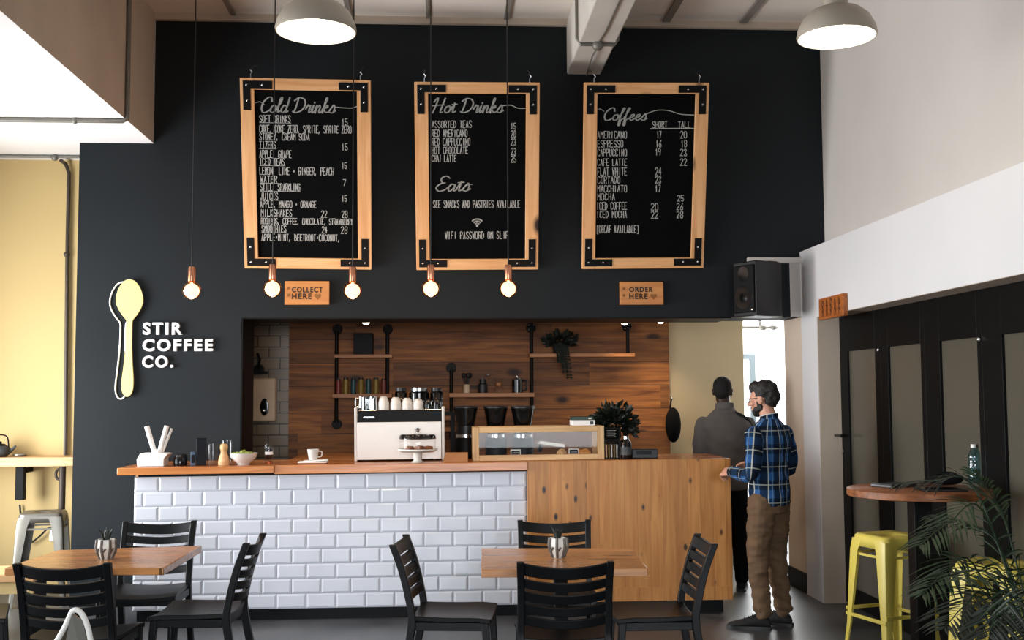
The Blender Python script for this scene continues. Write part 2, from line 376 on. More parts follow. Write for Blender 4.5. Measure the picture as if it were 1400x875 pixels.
def one(name, mb, m, label, cat, loc=(0,0,0), rotz=0.0, group=None, bevel=0, smooth=35, rot=None):
    o = P(name, mb, m, None, bevel, smooth); o.location = loc; o.rotation_euler = rot if rot is not None else (0, 0, rotz)
    return tag(o, label, cat, group)
def ST(name, mb, m, bevel=0, smooth=30, parent=None):
    o = P(name, mb, m, parent, bevel, smooth)
    if parent is None: o['kind'] = 'structure'
    return o
def dup(root, loc, rotz=0.0, label=None, group=None, rot=None):
    def cp(o, par):
        c = o.copy(); COL.objects.link(c)
        if par is not None: c.parent = par
        for ch in [x for x in KIDS.get(o.name, [])]: cp(ch, c)
        return c
    KIDS = {}
    for x in COL.objects:
        if x.parent is not None: KIDS.setdefault(x.parent.name, []).append(x)
    r = cp(root, None); r.location = loc; r.rotation_euler = rot if rot is not None else (0, 0, rotz)
    if label: r['label'] = label
    if group: r['group'] = group
    return r
def catmull(pts, k=6, closed=False):
    pts = [Vector(p) for p in pts]; n = len(pts); out = []
    rng = range(n) if closed else range(n-1)
    for i in rng:
        g = (lambda j: pts[j % n]) if closed else (lambda j: pts[max(0, min(n-1, j))])
        p0, p1, p2, p3 = g(i-1), g(i), g(i+1), g(i+2)
        for q in range(k):
            t = q/k
            out.append(0.5*((2*p1)+(p2-p0)*t+(2*p0-5*p1+4*p2-p3)*t*t+(3*p1-p0-3*p2+p3)*t*t*t))
    if not closed: out.append(pts[-1])
    return out
def text_mb(body, x0, x1, z0, z1, depth, y=0.0, bold=0.0, space=1.0):
    """solid letters filling the box x0..x1, z0..z1 and standing out towards -y"""
    cu = bpy.data.curves.new('lettering', 'FONT'); cu.body = body; cu.size = 1.0; cu.extrude = 0.5; cu.offset = bold; cu.resolution_u = 4; cu.space_character = space; cu.align_x = 'LEFT'
    o = bpy.data.objects.new('lettering', cu); COL.objects.link(o)
    dg = bpy.context.evaluated_depsgraph_get(); dg.update()
    me = bpy.data.meshes.new_from_object(o.evaluated_get(dg))
    vs = [v.co.copy() for v in me.vertices]; fs = [list(p.vertices) for p in me.polygons]
    bpy.data.objects.remove(o); bpy.data.curves.remove(cu); bpy.data.meshes.remove(me)
    ax = min(v.x for v in vs); bx = max(v.x for v in vs); ay = min(v.y for v in vs); by = max(v.y for v in vs)
    out = [((v.x-ax)/(bx-ax)*(x1-x0)+x0, y-(v.z+0.5)*depth, (v.y-ay)/(by-ay)*(z1-z0)+z0) for v in vs]
    return MB().add(out, fs)
def remesh(mb, voxel, smooth_it=4, name='body'):
    me = mb.mesh(name); o = bpy.data.objects.new(name, me); COL.objects.link(o)
    r = o.modifiers.new('r', 'REMESH'); r.mode = 'VOXEL'; r.voxel_size = voxel
    q = o.modifiers.new('s', 'SMOOTH'); q.iterations = smooth_it; q.factor = 0.5
    dg = bpy.context.evaluated_depsgraph_get(); dg.update()
    out = bpy.data.meshes.new_from_object(o.evaluated_get(dg))
    bpy.data.objects.remove(o); bpy.data.meshes.remove(me)
    return out
# ================================================================== THE ROOM
YW, YWB = 8.89, 9.39          # dark wall front and back face
ZC = 4.735                    # high ceiling
XL, XWE = -4.6, -2.926        # left window wall, free end of the dark wall
XU, XR, XD = 3.157, 2.94, 3.117   # upper right wall, lower right wall, glass door plane
ZS = 3.67                     # low soffit on the left
YB = 10.6                     # plank clad kitchen wall
hx0, hx1, hz = -1.628, 2.952, 2.262
f = MB().bb((-6, -3, -0.1), (6, 15, 0)); ST('floor', f, 'floor')
c = MB().bb((-2.343, -3, ZC), (XU+0.3, YWB, ZC+0.1)); ST('ceiling', c, 'ceiling')
b = MB()
b.bb((XWE, YW, 0), (hx0, YWB, ZS)); b.bb((-2.343, YW, ZS), (hx0, YWB, ZC)); b.bb((hx0, YW, hz), (hx1, YWB, ZC)); b.bb((hx1, YW, 2.79), (XU+0.3, YWB, ZC))
ST('wall_back', b, 'dark')
b = MB().bb((hx1, YW-0.001, 0), (XU+0.3, YWB, 2.79)); ST('wall_back_pillar', b, 'beige')
# right: thick lower wall with the glass doors let into it, thinner wall above
yr = 8.51; zd = 2.235
b = MB(); b.bb((XR, yr, 0), (XU+0.25, YW-0.001, 2.80)); b.bb((XR, -3, zd), (XU+0.25, yr, 2.80))
ST('wall_right', b, 'plaster_low')
b = MB().bb((XU, -3, 2.80), (XU+0.25, YW, ZC)); ST('wall_right_upper', b, 'plaster')
b = MB().bb((XD-0.02, yr-0.001, 0), (XU+0.25, yr+0.0, zd)); ST('trim_4', MB().bb((XR+0.004, yr-0.012, 0), (XD, yr-0.001, zd-0.002)), 'concrete')
b = MB().bb((XD+0.09, -3, 0), (XD+0.19, yr, zd)); ST('wall_right_recess', b, 'blackpaint')
# left: soffit, beam face, window wall, yellow alcove
b = MB().bb((XL, -3, ZS), (-2.343-0.25, 9.6, ZS+0.2)); ST('ceiling_low_soffit', b, 'soffit')
b = MB().bb((-2.343-0.25, -3, ZS+0.002), (-2.343, YW-0.001, ZC)); ST('beam_left', b, 'concrete')
ST('trim_5', MB().bb((-2.593, -3, ZS), (-2.3435, YW-0.001, ZS+0.0018)), 'soffit')
b = MB().bb((XL-0.2, YWB+0.17, 0), (-2.5, YWB+0.3, ZS)); ST('wall_alcove', b, 'yellow')
b = MB(); b.bb((XL-0.2, -3, 0), (XL, 10.0, 0.35)); b.bb((XL-0.2, -3, 3.5), (XL, 10.0, ZS)); b.bb((XL-0.2, 8.4, 0.35), (XL, 10.0, 3.5)); b.bb((XL-0.2, -3, .35), (XL, -0.4, 3.5))
ST('wall_left', b, 'plaster')
m = MB()
for y in (-0.4, 1.8, 4.0, 6.2, 8.4): m.bb((XL-0.1, y-0.03, 0.35), (XL-0.04, y+0.03, 3.5))
for z in (0.38, 2.6, 3.47): m.bb((XL-0.1, -0.4, z-0.03), (XL-0.04, 8.4, z+0.03))
ST('window_1', m, 'windowframe')
b = MB(); b.bb((XL, -3, 0), (-2.6, -2.8, ZC)); b.bb((3.0, -3, 0), (XU+0.25, -2.8, ZC)); b.bb((-2.6, -3, 3.2), (3.0, -2.8, ZC)); b.bb((-2.6, -3, 0), (3.0, -2.8, 0.2))
ST('wall_front', b, 'plaster')
m = MB()
for x in (-2.57, -0.7, 1.1, 2.97): m.bb((x-0.03, -2.95, 0.2), (x+0.03, -2.88, 3.2))
ST('window_2', m, 'windowframe')
# centre beam that runs into the dark wall
bl, br = at(775, 102, YW), at(821, 102, YW); zb = bl.z
ST('beam_center', MB().bb((bl.x, -3, zb), (br.x, YW-0.001, ZC)), 'beam', bevel=0.012)
# ceiling battens and cornice, board joints
n = 1
for (px, py, wd) in ((318, 16, .02), (480, 26, .02), (585, 26, .012), (692, 26, .02), (913, 24, .03), (1020, 24, .03)):
    p = atz(px, py, ZC); ST('trim_%d' % (10+n), MB().bb((p.x-wd, -3, ZC-0.02), (p.x+wd, YW-0.05, ZC-0.0005)), 'batten'); n += 1
for y in (7.6, 6.2):
    ST('trim_%d' % (10+n), MB().bb((-2.34, y-.012, ZC-0.012), (XU, y+.012, ZC-0.0004)), 'batten'); n += 1
ST('trim_1', MB().bb((-2.343, YW-0.045, ZC-0.055), (bl.x, YW-0.0005, ZC)), 'concrete')
ST('trim_2', MB().bb((br.x, YW-0.045, ZC-0.055), (XU, YW-0.0005, ZC)), 'concrete')
# kitchen and passage behind the opening
xt = at(395, 500, YB).x; xp = at(915, 500, YB).x
ST('wall_kitchen', MB().bb((xt, YB, 0), (xp, YB+0.12, 2.75)), 'planks')
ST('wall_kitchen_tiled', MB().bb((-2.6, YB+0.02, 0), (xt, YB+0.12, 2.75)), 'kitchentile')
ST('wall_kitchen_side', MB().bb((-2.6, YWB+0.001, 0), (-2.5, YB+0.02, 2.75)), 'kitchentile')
xq = at(1013, 500, YB+0.15).x
ST('wall_passage', MB().bb((xp, YB+0.05, 0), (xq, YB+0.2, 2.75)), 'cream')
ST('ceiling_kitchen', MB().bb((-2.6, YWB, 2.75), (4.95, YB+0.2, 2.85)), 'soffit')
ST('wall_passage_right', MB().bb((4.75, YWB+0.0, 0), (4.95, 14.2, 3.4)), 'roomwhite')
ST('wall_passage_left', MB().bb((xq-0.15, YB+0.2, 0), (xq-0.05, 14.2, 3.4)), 'roomwhite')
ST('wall_passage_end', MB().bb((xq-0.2, 14.2, 0), (4.95, 14.3, 3.4)), 'roomwhite')
ST('ceiling_passage', MB().bb((xq-0.15, YB+0.2, 3.3), (4.95, 14.3, 3.4)), 'roomwhite')
ST('baseboard_right', MB().bb((hx1-0.012, YW+0.01, 0), (hx1-0.0005, YWB, 0.16)), 'kick')
ST('baseboard_left', MB().bb((XWE, YW-0.012, 0), (hx0-0.6, YW-0.0005, 0.08)), 'kick')
# black painted lining of the opening
ST('trim_3', MB().bb((hx0+0.0005, YW+0.002, 0), (hx0+0.012, YWB+0.02, hz)), 'kick')
ST('trim_6', MB().bb((hx0+0.012, YW+0.004, hz-0.012), (at(1000,434,YW).x, YWB, hz-0.0005)), 'kick')
# bright window at the end of the passage
wl, wr = at(975, 560, 14.15), at(1031, 484, 14.15)
m = MB(); x0, x1, z1 = wl.x, wr.x, wr.z; fw = 0.07
m.bb((x0, 14.1, 0.9), (x0+fw, 14.19, z1)); m.bb((x1-fw, 14.1, 0.9), (x1, 14.19, z1)); m.bb((x0+fw, 14.1, z1-fw), (x1-fw, 14.19, z1)); m.bb((x0+fw, 14.1, 0.9), (x1-fw, 14.19, 1.0))
wf = ST('window_3', m, 'windowframe')
P('pane', MB().bb((x0+fw, 14.15, 1.0), (x1-fw, 14.17, z1-fw)), 'daypane', wf)

# glass folding doors on the right
ylist = [yr]; 
def dy(px, py): return atx(px, py, XD).y
edges = [(1150, 1207), (1207, 1268), (1268, 1347), (1347, 1446)]
panes = [(1161, 1199), (1217, 1262), (1288, 1340), (1374, 1428)]
zt = 1.63+(541-470)/1500*8.0
dtop = zd-0.004
for k, ((e0, e1), (p0, p1)) in enumerate(zip(edges, panes)):
    ya, yb = min(yr-0.005, dy(e0, 600)), dy(e1, 600); y0, y1 = dy(p0, 600), dy(p1, 600)
    zt = 1.955; zbm = 0.14
    m = MB()
    for (u, v, lo, hi) in ((yb+0.003, y1, 0.01, dtop), (y0, ya, 0.01, dtop), (y1, y0, zt, dtop), (y1, y0, 0.01, zbm)):
        m.bb((XD, u, lo), (XD+0.05, v, hi))
    d = ST('door_%d' % (k+1), m, 'blackpaint', bevel=0.003)
    P('pane', MB().bb((XD+0.018, y1-0.01, zbm-0.01), (XD+0.032, y0+0.01, zt+0.01)), 'frost', d)
    if k == 0:
        hb = MB().cyl((XD, ya-0.06, 1.3), (XD-0.06, ya-0.06, 1.3), 0.012).cyl((XD-0.06, ya-0.03, 1.3), (XD-0.06, ya-0.16, 1.3), 0.011)
        P('handle', hb, 'blackgloss', d)
        P('lock', MB().cyl((XD, ya-0.05, 1.18), (XD-0.012, ya-0.05, 1.18), 0.014), 'chrome', d)
    if k in (0, 2):
        P('hinge', MB().ball((XD-0.005, yb+0.02, 1.94), 0.016), 'chrome', d)
ydl = dy(1446, 600)
m = MB()
ST('door_5', MB().bb((XD, -2.8, 0.01), (XD+0.05, ydl, dtop)), 'blackpaint')
# recess lintel strip
ST('trim_7', MB().bb((XR+0.001, -2.8, zd-0.003), (XD+0.08, yr-0.001, zd-0.0005)), 'concrete')

# ================================================================== pipes on beam, soffit and alcove
def pipe(name, pts, r, m, label, clips=()):
    t = T(name, label, 'pipe', pts[0])
    o = Vector(pts[0]); P('run', MB().tube([Vector(p)-o for p in pts], r, 10), m, t)
    for c, rr in clips: P('clip', MB().ball(Vector(c)-o, rr, 12, 8), m, t)
    return t
fx = -2.343+0.018
p1 = atx(174, 160, fx); p0 = Vector((fx, p1.y, ZC-0.005)); zsp = ZS-0.02
pipe('conduit', [p0, (fx, p1.y, ZS+0.05), (fx, p1.y, ZS), (fx-0.03, p1.y, zsp), (-2.7, p1.y, zsp), (XL+0.01, p1.y, zsp)], 0.017, 'galvpipe',
     'grey steel conduit dropping down the beam and turning along the white soffit', [((-2.7, p1.y, zsp), 0.024)])
ya = YWB+0.17-0.02
q1 = atz(75, 214, ZS-.015); yc = q1.y; q2 = at(95, 232, ya); q3 = at(90, 632, ya)
pipe('conduit', [(XL+0.01, yc, q1.z), (q1.x, yc, q1.z), (XWE+0.25, yc, q1.z)], 0.013, 'galvpipe', 'thin horizontal conduit under the soffit above the yellow alcove wall', [((q1.x, yc, q1.z-0.008), 0.03)])
pipe('conduit', [(q1.x+0.045, yc+.02, q1.z-0.03), (q2.x-0.03, ya-0.01, q2.z+0.05), (q2.x, ya-0.01, q2.z-0.03), (q2.x, ya-0.01, at(93, 345, ya).z), (q3.x, ya-0.01, q3.z)], 0.016, 'brownpipe',
     'dark vertical conduit running down the yellow wall to the shelf', [((q2.x-0.002, ya-0.015, at(93, 348, ya).z), 0.026)])
# pipe loop with junction box around the centre beam
yj = atz(817, 62, zb-0.02).y; xl_, xr_ = bl.x-0.017, br.x+0.017
pipe('conduit', [(xl_, yj, ZC-0.004), (xl_, yj, zb+0.03), (xl_+0.03, yj, zb-0.016), (xr_-0.03, yj, zb-0.016), (xr_, yj, zb+0.03), (xr_, yj, zb+0.12)], 0.012, 'galvpipe',
     'thin conduit looped under the white centre beam with a round junction box', [(((xl_+xr_)/2, yj, zb-0.02), 0.042)])
cx = (bl.x+br.x)/2
pipe('cable', [(cx+0.03, 3.0, zb-0.008), (cx+0.02, yj-.3, zb-0.008), (cx, yj, zb-0.008), (cx+0.02, 8.0, zb-0.008), (cx-.01, 8.3, zb-0.03), (cx+0.02, YW-0.03, zb-0.012)], 0.006, 'galvpipe',
     'loose cable clipped along the underside of the centre beam')
# ================================================================== menu boards
SF = {
'A':'00 26 40|12 32','B':'00 06 35 33 03|33 42 41 30 00','C':'45 36 16 05 01 10 30 41','D':'00 06 26 44 42 20 00','E':'40 00 06 46|03 33','F':'00 06 46|03 33','G':'45 36 16 05 01 10 30 41 43 23',
'H':'00 06|40 46|03 43','I':'20 26','J':'01 10 20 31 36','K':'00 06|46 03 40','L':'06 00 40','M':'00 06 23 46 40','N':'00 06 40 46','O':'10 01 05 16 36 45 41 30 10','P':'00 06 36 45 44 33 03','Q':'10 01 05 16 36 45 41 30 10|22 40',
'R':'00 06 36 45 44 33 03|23 40','S':'45 36 16 05 04 42 41 30 10 01','T':'20 26|06 46','U':'06 01 10 30 41 46','V':'06 20 46','W':'06 10 24 30 46','X':'00 46|06 40','Y':'06 23 46|23 20','Z':'06 46 00 40',
'0':'10 01 05 16 36 45 41 30 10','1':'14 26 20','2':'05 16 36 45 44 00 40','3':'05 16 36 45 34 23|23 32 41 30 10 01','4':'30 36 02 42','5':'46 06 03 33 42 41 30 10 01','6':'46 13 02 01 10 30 41 42 33 13','7':'06 46 10',
'8':'13 04 05 16 36 45 44 33 13 02 01 10 30 41 42 33','9':'43 13 04 05 16 36 45 43 30','+':'13 33|22 24',',':'11 0:','.':'10 11','[':'3: 1: 16 36','&':'40 04 15 26 35 02 11 20 42','/':'00 46','-':'13 33',']':'1: 3: 36 16'}
def chalk_text(mb, fn, s, x0, x1, y0, y1, wd):
    n = len(s); rnd = random.Random(s+str(x0)); stepx = (x1-x0)/n
    for i, ch in enumerate(s):
        if ch == ' ': continue
        for st in SF.get(ch, '').split('|'):
            pts = []
            for p in st.split():
                u = int(p[0])/4; v = (-0.8 if p[1] == ':' else int(p[1]))/6
                pts.append(fn(x0+(i+0.1+u*0.66)*stepx+rnd.uniform(-.2, .2), y1+(y0-y1)*v*.9+rnd.uniform(-.25, .25)))
            mb.ribbon(pts, wd, 0)
# script letters: strokes on a grid, x-height 1, ascender 2
SC = {
'C':(1.25,[[(1.25,1.5),(1.1,1.95),(.7,2.0),(.2,1.4),(.1,.6),(.4,.02),(.9,.08),(1.35,.5)]]),
'D':(1.7,[[(.45,1.9),(.4,1.0),(.25,.05)],[(.0,1.6),(.5,2.0),(1.2,1.8),(1.5,1.1),(1.2,.35),(.5,.0),(.05,.15)]]),
'H':(1.5,[[(-.1,1.5),(.2,2.0),(.35,1.9),(.25,1.0),(.05,0)],[(1.25,2.0),(1.1,1.0),(1.0,.1),(1.3,.1)],[(-.2,.95),(.5,1.05),(1.3,1.1)]]),
'E':(1.3,[[(1.2,1.75),(.8,2.05),(.35,1.75),(.5,1.2),(.85,1.12),(.4,1.0),(.05,.5),(.35,.02),(.9,.1),(1.3,.5)]]),
'o':(.85,[[(.5,.95),(.15,.8),(.05,.3),(.3,0),(.65,.2),(.68,.7),(.5,.95),(.62,.8),(.9,.85)]]),
'l':(.55,[[(-.05,.4),(.35,1.4),(.4,1.95),(.22,1.9),(.15,1.0),(.2,.1),(.5,.2)]]),
'd':(.95,[[(.65,.8),(.3,.95),(.05,.5),(.2,0),(.5,.15),(.7,.7),(.8,2.0)],[(.8,2.0),(.68,.7),(.7,.1),(.95,.2)]]),
'r':(.7,[[(-.02,.5),(.2,1.05),(.25,.9),(.5,.95),(.45,.4),(.5,.05),(.75,.2)]]),
'i':(.5,[[(0,.4),(.2,.95),(.15,.3),(.25,.02),(.5,.25)],[(.25,1.3),(.27,1.4)]]),
'n':(.95,[[(0,.5),(.15,.95),(.1,.0)],[(.1,.4),(.4,.95),(.6,.8),(.55,.2),(.7,.02),(.95,.25)]]),
'k':(.95,[[(0,.4),(.3,1.5),(.35,1.95),(.2,1.8),(.1,.0)],[(.1,.4),(.5,.95),(.6,.75),(.2,.5),(.5,.1),(.95,.15)]]),
's':(.75,[[(0,.3),(.4,1.05),(.6,.5),(.45,.02),(.05,.1)],[(.45,.02),(.8,.3)]]),
't':(.65,[[(0,.4),(.3,1.3),(.25,.5),(.3,.05),(.65,.2)],[(-.05,1.15),(.6,1.2)]]),
'a':(.95,[[(.65,.8),(.3,.95),(.05,.5),(.2,0),(.5,.2),(.68,.85),(.65,.2),(.75,.02),(.98,.25)]]),
'f':(.7,[[(-.02,.4),(.3,1.4),(.45,1.95),(.25,1.9),(.15,.8),(.1,-.7),(.3,-.8),(.3,.0),(.7,.3)]]),
'e':(.8,[[(0,.35),(.5,.65),(.45,.98),(.15,.8),(.08,.3),(.35,0),(.8,.35)]])}
def script_text(mb, fn, s, x0, x1, yb, ytop, wd, slant=0.22):
    tot = sum(SC[c][0] if c in SC else 0.55 for c in s); k = (x1-x0)/tot; h = (yb-ytop)/2.0; x = 0
    for c in s:
        if c not in SC: x += 0.55; continue
        adv, strokes = SC[c]
        for st in strokes:
            pts = catmull([Vector((p[0], p[1], 0)) for p in st], 5)
            q = [fn(x0+(x+p.x+slant*(p.y-0.6))*k, yb-p.y*h) for p in pts]
            mb.ribbon(q, wd, 0, taper=lambda i, n, d: wd*(0.75+0.85*abs(d.y)))
        x += adv
def menu_board(label, TL, TR, BL, BR, content, group=None):
    Yb = YW-0.03; Yt = Yb-0.37
    bl, br, tl, tr = at(*BL, Yb), at(*BR, Yb), at(*TL, Yt), at(*TR, Yt)
    W = ((br-bl).length+(tr-tl).length)/2
    mb_, mt_ = (bl+br)/2, (tl+tr)/2; H = (mt_-mb_).length
    zax = (mt_-mb_).normalized(); xax = ((br-bl).normalized()+(tr-tl).normalized()).normalized(); yax = zax.cross(xax).normalized(); xax = yax.cross(zax)
    rot = Matrix((xax, yax, zax)).transposed().to_euler()
    t = T('menu_board', label, 'menu board', mb_, rot=rot, group=group)
    fw = 0.107; d = 0.035
    P('stile', MB().bb((-W/2, -d, 0), (-W/2+fw, 0, H)), 'pinez', t, 0.003)
    P('stile', MB().bb((W/2-fw, -d, 0), (W/2, 0, H)), 'pinez', t, 0.003)
    P('rail', MB().bb((-W/2+fw, -d+.001, 0), (W/2-fw, 0, fw*.82)), 'pine', t, 0.003)
    P('rail', MB().bb((-W/2+fw, -d+.001, H-fw*.82), (W/2-fw, 0, H)), 'pine', t, 0.003)
    P('slate', MB().bb((-W/2+fw-.01, -0.018, fw*.7), (W/2-fw+.01, -0.006, H-fw*.7)), 'slate', t)
    for sx in (-1, 1):
        for sz in (0, 1):
            m = MB(); s = MB(); bx = sx*(W/2-0.022); bz = 0.022 if sz == 0 else H-0.022; dz = 1 if sz == 0 else -1
            L = 0.225; bw = 0.058
            a = (bx, bz); pts = [(bx, bz), (bx-sx*L, bz), (bx-sx*L, bz+dz*bw), (bx-sx*bw, bz+dz*bw), (bx-sx*bw, bz+dz*L), (bx, bz+dz*L)]
            m.prism(pts, -d-0.004, -d+0.0005)
            br_ = P('corner_bracket', m, 'blackpaint', t)
            for (ux, uz) in ((bx-sx*.03, bz+dz*.03), (bx-sx*.15, bz+dz*.03), (bx-sx*.03, bz+dz*.15)):
                P('screw', MB().ball((ux, -d-0.004, uz), 0.0085, 10, 6, sy=0.5), 'chrome', br_)
    for sx in (-1, 1):
        hk = MB().tube([(sx*W*.42, -0.015, H), (sx*W*.42, -.015, H+0.03), (sx*W*.42+.012, -.015, H+.045), (sx*W*.42, -.015, H+.06), (sx*W*.42, 0.18, H+.10), (sx*W*.42, (0.34 if 1 else 0), H+.10)], 0.004, 6)
        P('hanging_hook', hk, 'steel', t)
    def fn(px, py):
        v = (py-TL[1])/(BL[1]-TL[1]); xl = TL[0]+(BL[0]-TL[0])*v; xr = TR[0]+(BR[0]-TR[0])*v
        yt = TL[1]+(TR[1]-TL[1])*(px-xl)/(xr-xl); v = (py-yt)/(BL[1]-yt)
        return ((px-xl)/(xr-xl)-0.5)*W, (1-v)*H
    head, lines, deco = content
    for s, x0, x1, yb, yt in head:
        ch = MB(); script_text(ch, fn, s, x0, x1, yb, yt, 0.0075)
        o = P('script_heading', ch, 'chalk', t, smooth=0); o.location = (0, -0.0182, 0)
    for pts in deco:
        o = P('chalk_flourish', MB().ribbon([fn(p.x, p.y) for p in catmull([(a, b_, 0) for a, b_ in pts], 6)], 0.0055), 'chalk', t, smooth=0); o.location = (0, -0.0182, 0)
    for L_ in lines:
        tx = MB(); chalk_text(tx, fn, L_[0], L_[1], L_[2], L_[3], L_[4], 0.0048)
        if len(L_) > 5: tx.ribbon([fn(L_[1], L_[4]+.8), fn(L_[2], L_[4]+1.0)], 0.003)
        o = P('menu_line', tx, 'chalk', t, smooth=0); o.location = (0, -0.0182, 0)
    return t, fn
cold = ([('Cold Drinks', 357, 459, 153, 133)],
 [('SOFT DRINKS', 355, 398, 156, 166, 1), ('15', 467, 476, 160, 169), ('COKE, COKE ZERO, SPRITE, SPRITE ZERO', 355, 481, 169, 180), ('STONEY, CREAM SODA', 355, 424, 180, 190),
  ('TIZERS', 355, 378, 191, 201, 1), ('15', 467, 476, 193, 203), ('APPLE, GRAPE', 355, 399, 203, 214), ('ICED TEAS', 355, 390, 214, 224, 1), ('15', 467, 475, 219, 228),
  ('LEMON, LIME + GINGER, PEACH', 355, 457, 226, 237), ('WATER', 356, 380, 238, 248, 1), ('7', 469, 474, 242, 251), ('STILL  SPARKLING', 356, 411, 248, 259, 1), ('JUICES', 356, 381, 261, 271, 1), ('15', 467, 475, 264, 273),
  ('APPLE, MANGO + ORANGE', 356, 433, 272, 282), ('MILKSHAKES', 357, 400, 284, 294, 1), ('22', 439, 448, 285, 295), ('28', 467, 476, 285, 295), ('ROOIBOS, COFFEE, CHOCOLATE, STRAWBERRY', 357, 483, 296, 305),
  ('SMOOTHIES', 358, 392, 306, 316, 1), ('24', 440, 448, 307, 317), ('28', 466, 476, 307, 317), ('APPLE+MINT, BEETROOT+COCONUT,', 358, 466, 318, 328)],
 [[(348, 141), (356, 139), (362, 143)], [(457, 145), (470, 146), (482, 146), (490, 143)]])
hot = ([('Hot Drinks', 592, 688, 153, 134), ('Eats', 596, 643, 259, 239)],
 [('ASSORTED TEAS', 590, 645, 163, 173), ('15', 698, 706, 166, 175), ('RED AMERICANO', 590, 639, 175, 185), ('20', 698, 706, 176, 186), ('RED CAPPUCCINO', 590, 643, 186, 197), ('23', 698, 706, 187, 197),
  ('HOT CHOCOLATE', 590, 640, 198, 208), ('23', 698, 706, 200, 210), ('CHAI LATTE', 590, 624, 209, 219), ('25', 698, 706, 210, 220), ('SEE SNACKS AND PASTRIES AVAILABLE', 592, 711, 271, 282), ('WIFI PASSWORD ON SLIP', 608, 695, 314, 325)],
 [[(686, 144), (698, 143), (708, 147), (720, 147)], [(638, 251), (642, 250), (645, 250)]])
cof = ([('Coffees', 825, 884, 163, 147)],
 [('SHORT', 891, 912, 164, 173), ('TALL', 926, 944, 164, 173), ('AMERICANO', 816, 857, 177, 187), ('17', 897, 904, 177, 187), ('20', 929, 939, 177, 187), ('ESPRESSO', 816, 852, 189, 199), ('16', 896, 904, 189, 199), ('18', 930, 939, 189, 199),
  ('CAPPUCCINO', 816, 857, 201, 211), ('19', 895, 903, 200, 210), ('23', 929, 939, 201, 211), ('CAFE LATTE', 816, 857, 214, 224), ('22', 929, 939, 214, 224), ('FLAT WHITE', 816, 857, 226, 237), ('24', 895, 904, 226, 237),
  ('CORTADO', 816, 848, 238, 248), ('23', 895, 904, 238, 248), ('MACCHIATO', 816, 857, 250, 260), ('17', 895, 903, 250, 260), ('MOCHA', 816, 841, 261, 271), ('25', 925, 935, 264, 273), ('ICED COFFEE', 815, 857, 273, 284), ('20', 889, 900, 275, 285), ('26', 924, 934, 275, 285),
  ('ICED MOCHA', 815, 857, 285, 295), ('22', 889, 900, 286, 296), ('28', 924, 934, 286, 296), ('[DECAF AVAILABLE]', 815, 873, 305, 316)],
 [[(816, 149), (820, 148), (825, 151)], [(882, 155), (896, 150), (912, 150), (930, 155), (948, 156)], [(888, 174.5), (915, 174), (948, 174)]])
menu_board('wooden framed chalkboard menu headed Cold Drinks', (329, 107), (507, 109), (335.5, 367), (508.5, 367), cold)
hotb, fnh = menu_board('wooden framed chalkboard menu headed Hot Drinks and Eats', (566, 112), (738, 113), (570, 368), (735, 368), hot)
menu_board('wooden framed chalkboard menu headed Coffees', (798, 113), (968.5, 113), (795, 366), (960.5, 367), cof)
wf_ = MB(); c0 = fnh(652, 307)
for r in (0.055, 0.037, 0.02):
    wf_.ribbon([(c0[0]+r*sin(a), c0[1]+r*cos(a)) for a in [(-0.75+1.5*i/8) for i in range(9)]], 0.011)
wf_.ball((c0[0], 0, c0[1]), 0.009, 10, 6, sy=0.1)
o = P('wifi_symbol', wf_, 'chalk', hotb, smooth=0); o.location = (0, -0.0183, 0)

# ================================================================== wall logo
def spoon_outline(k=0.0):
    prof = [(382.7, 0), (383.5, 4.5), (386, 8.5), (391, 12.5), (398, 16), (407, 18.2), (415, 18), (423, 15), (431, 10), (437, 5.2), (442, 3.6), (460, 3.6), (480, 4.4), (500, 6), (518, 7.8), (530, 7.8), (537, 6.2), (541, 3.4), (542.5, 0)]
    cxf = lambda y: 178.6 if y < 440 else 178.6-(y-440)*0.033
    R_ = [(cxf(y)+h, y) for y, h in prof]; L_ = [(cxf(y)-h, y) for y, h in prof[1:-1]][::-1]
    return R_+L_
so = catmull([(a, b_, 0) for a, b_ in spoon_outline()], 3, True)
ctr = at(178, 462, YW)
def wl_(p, dx=0, dy=0, Y=YW):
    q = at(p[0]+dx, p[1]+dy, Y); return (q.x-ctr.x, q.z-ctr.z)
one('spoon_sign', MB().prism([wl_(p) for p in so], -0.035, -0.014), 'spoon', 'flat pale yellow spoon shape mounted on the charcoal wall', 'sign', (ctr.x, YW, ctr.z))
ro = [(p.x, p.y) for p in so]
def rotp(p, a=radians(1.2)):
    x, y = p[0]-178, p[1]-382; return (178+x*cos(a)-y*sin(a)-9.0+2.5*max(0, min(1, (y-40)/90)), 382+x*sin(a)+y*cos(a)+3.0)
one('spoon_outline', MB().tube([Vector((wl_(rotp(p))[0], -0.007, wl_(rotp(p))[1])) for p in ro], 0.006, 6, True), 'letter', 'white outline of a spoon behind the yellow spoon', 'sign', (ctr.x, YW, ctr.z))
lt = T('wall_lettering', 'raised white letters reading STIR COFFEE CO. on the charcoal wall', 'sign', at(245, 502, YW))
lo = lt.location
for wd, x0, x1, y0, y1 in (('STIR', 196.5, 250, 441, 458), ('COFFEE', 196, 292, 463.5, 480.5), ('CO.', 195.5, 238, 486.5, 503)):
    a, b_ = at(x0, y1, YW), at(x1, y0, YW)
    P('word', text_mb(wd, a.x-lo.x, b_.x-lo.x, a.z-lo.z, b_.z-lo.z, 0.03, -0.001, bold=0.03, space=1.28), 'letter', lt, smooth=0)

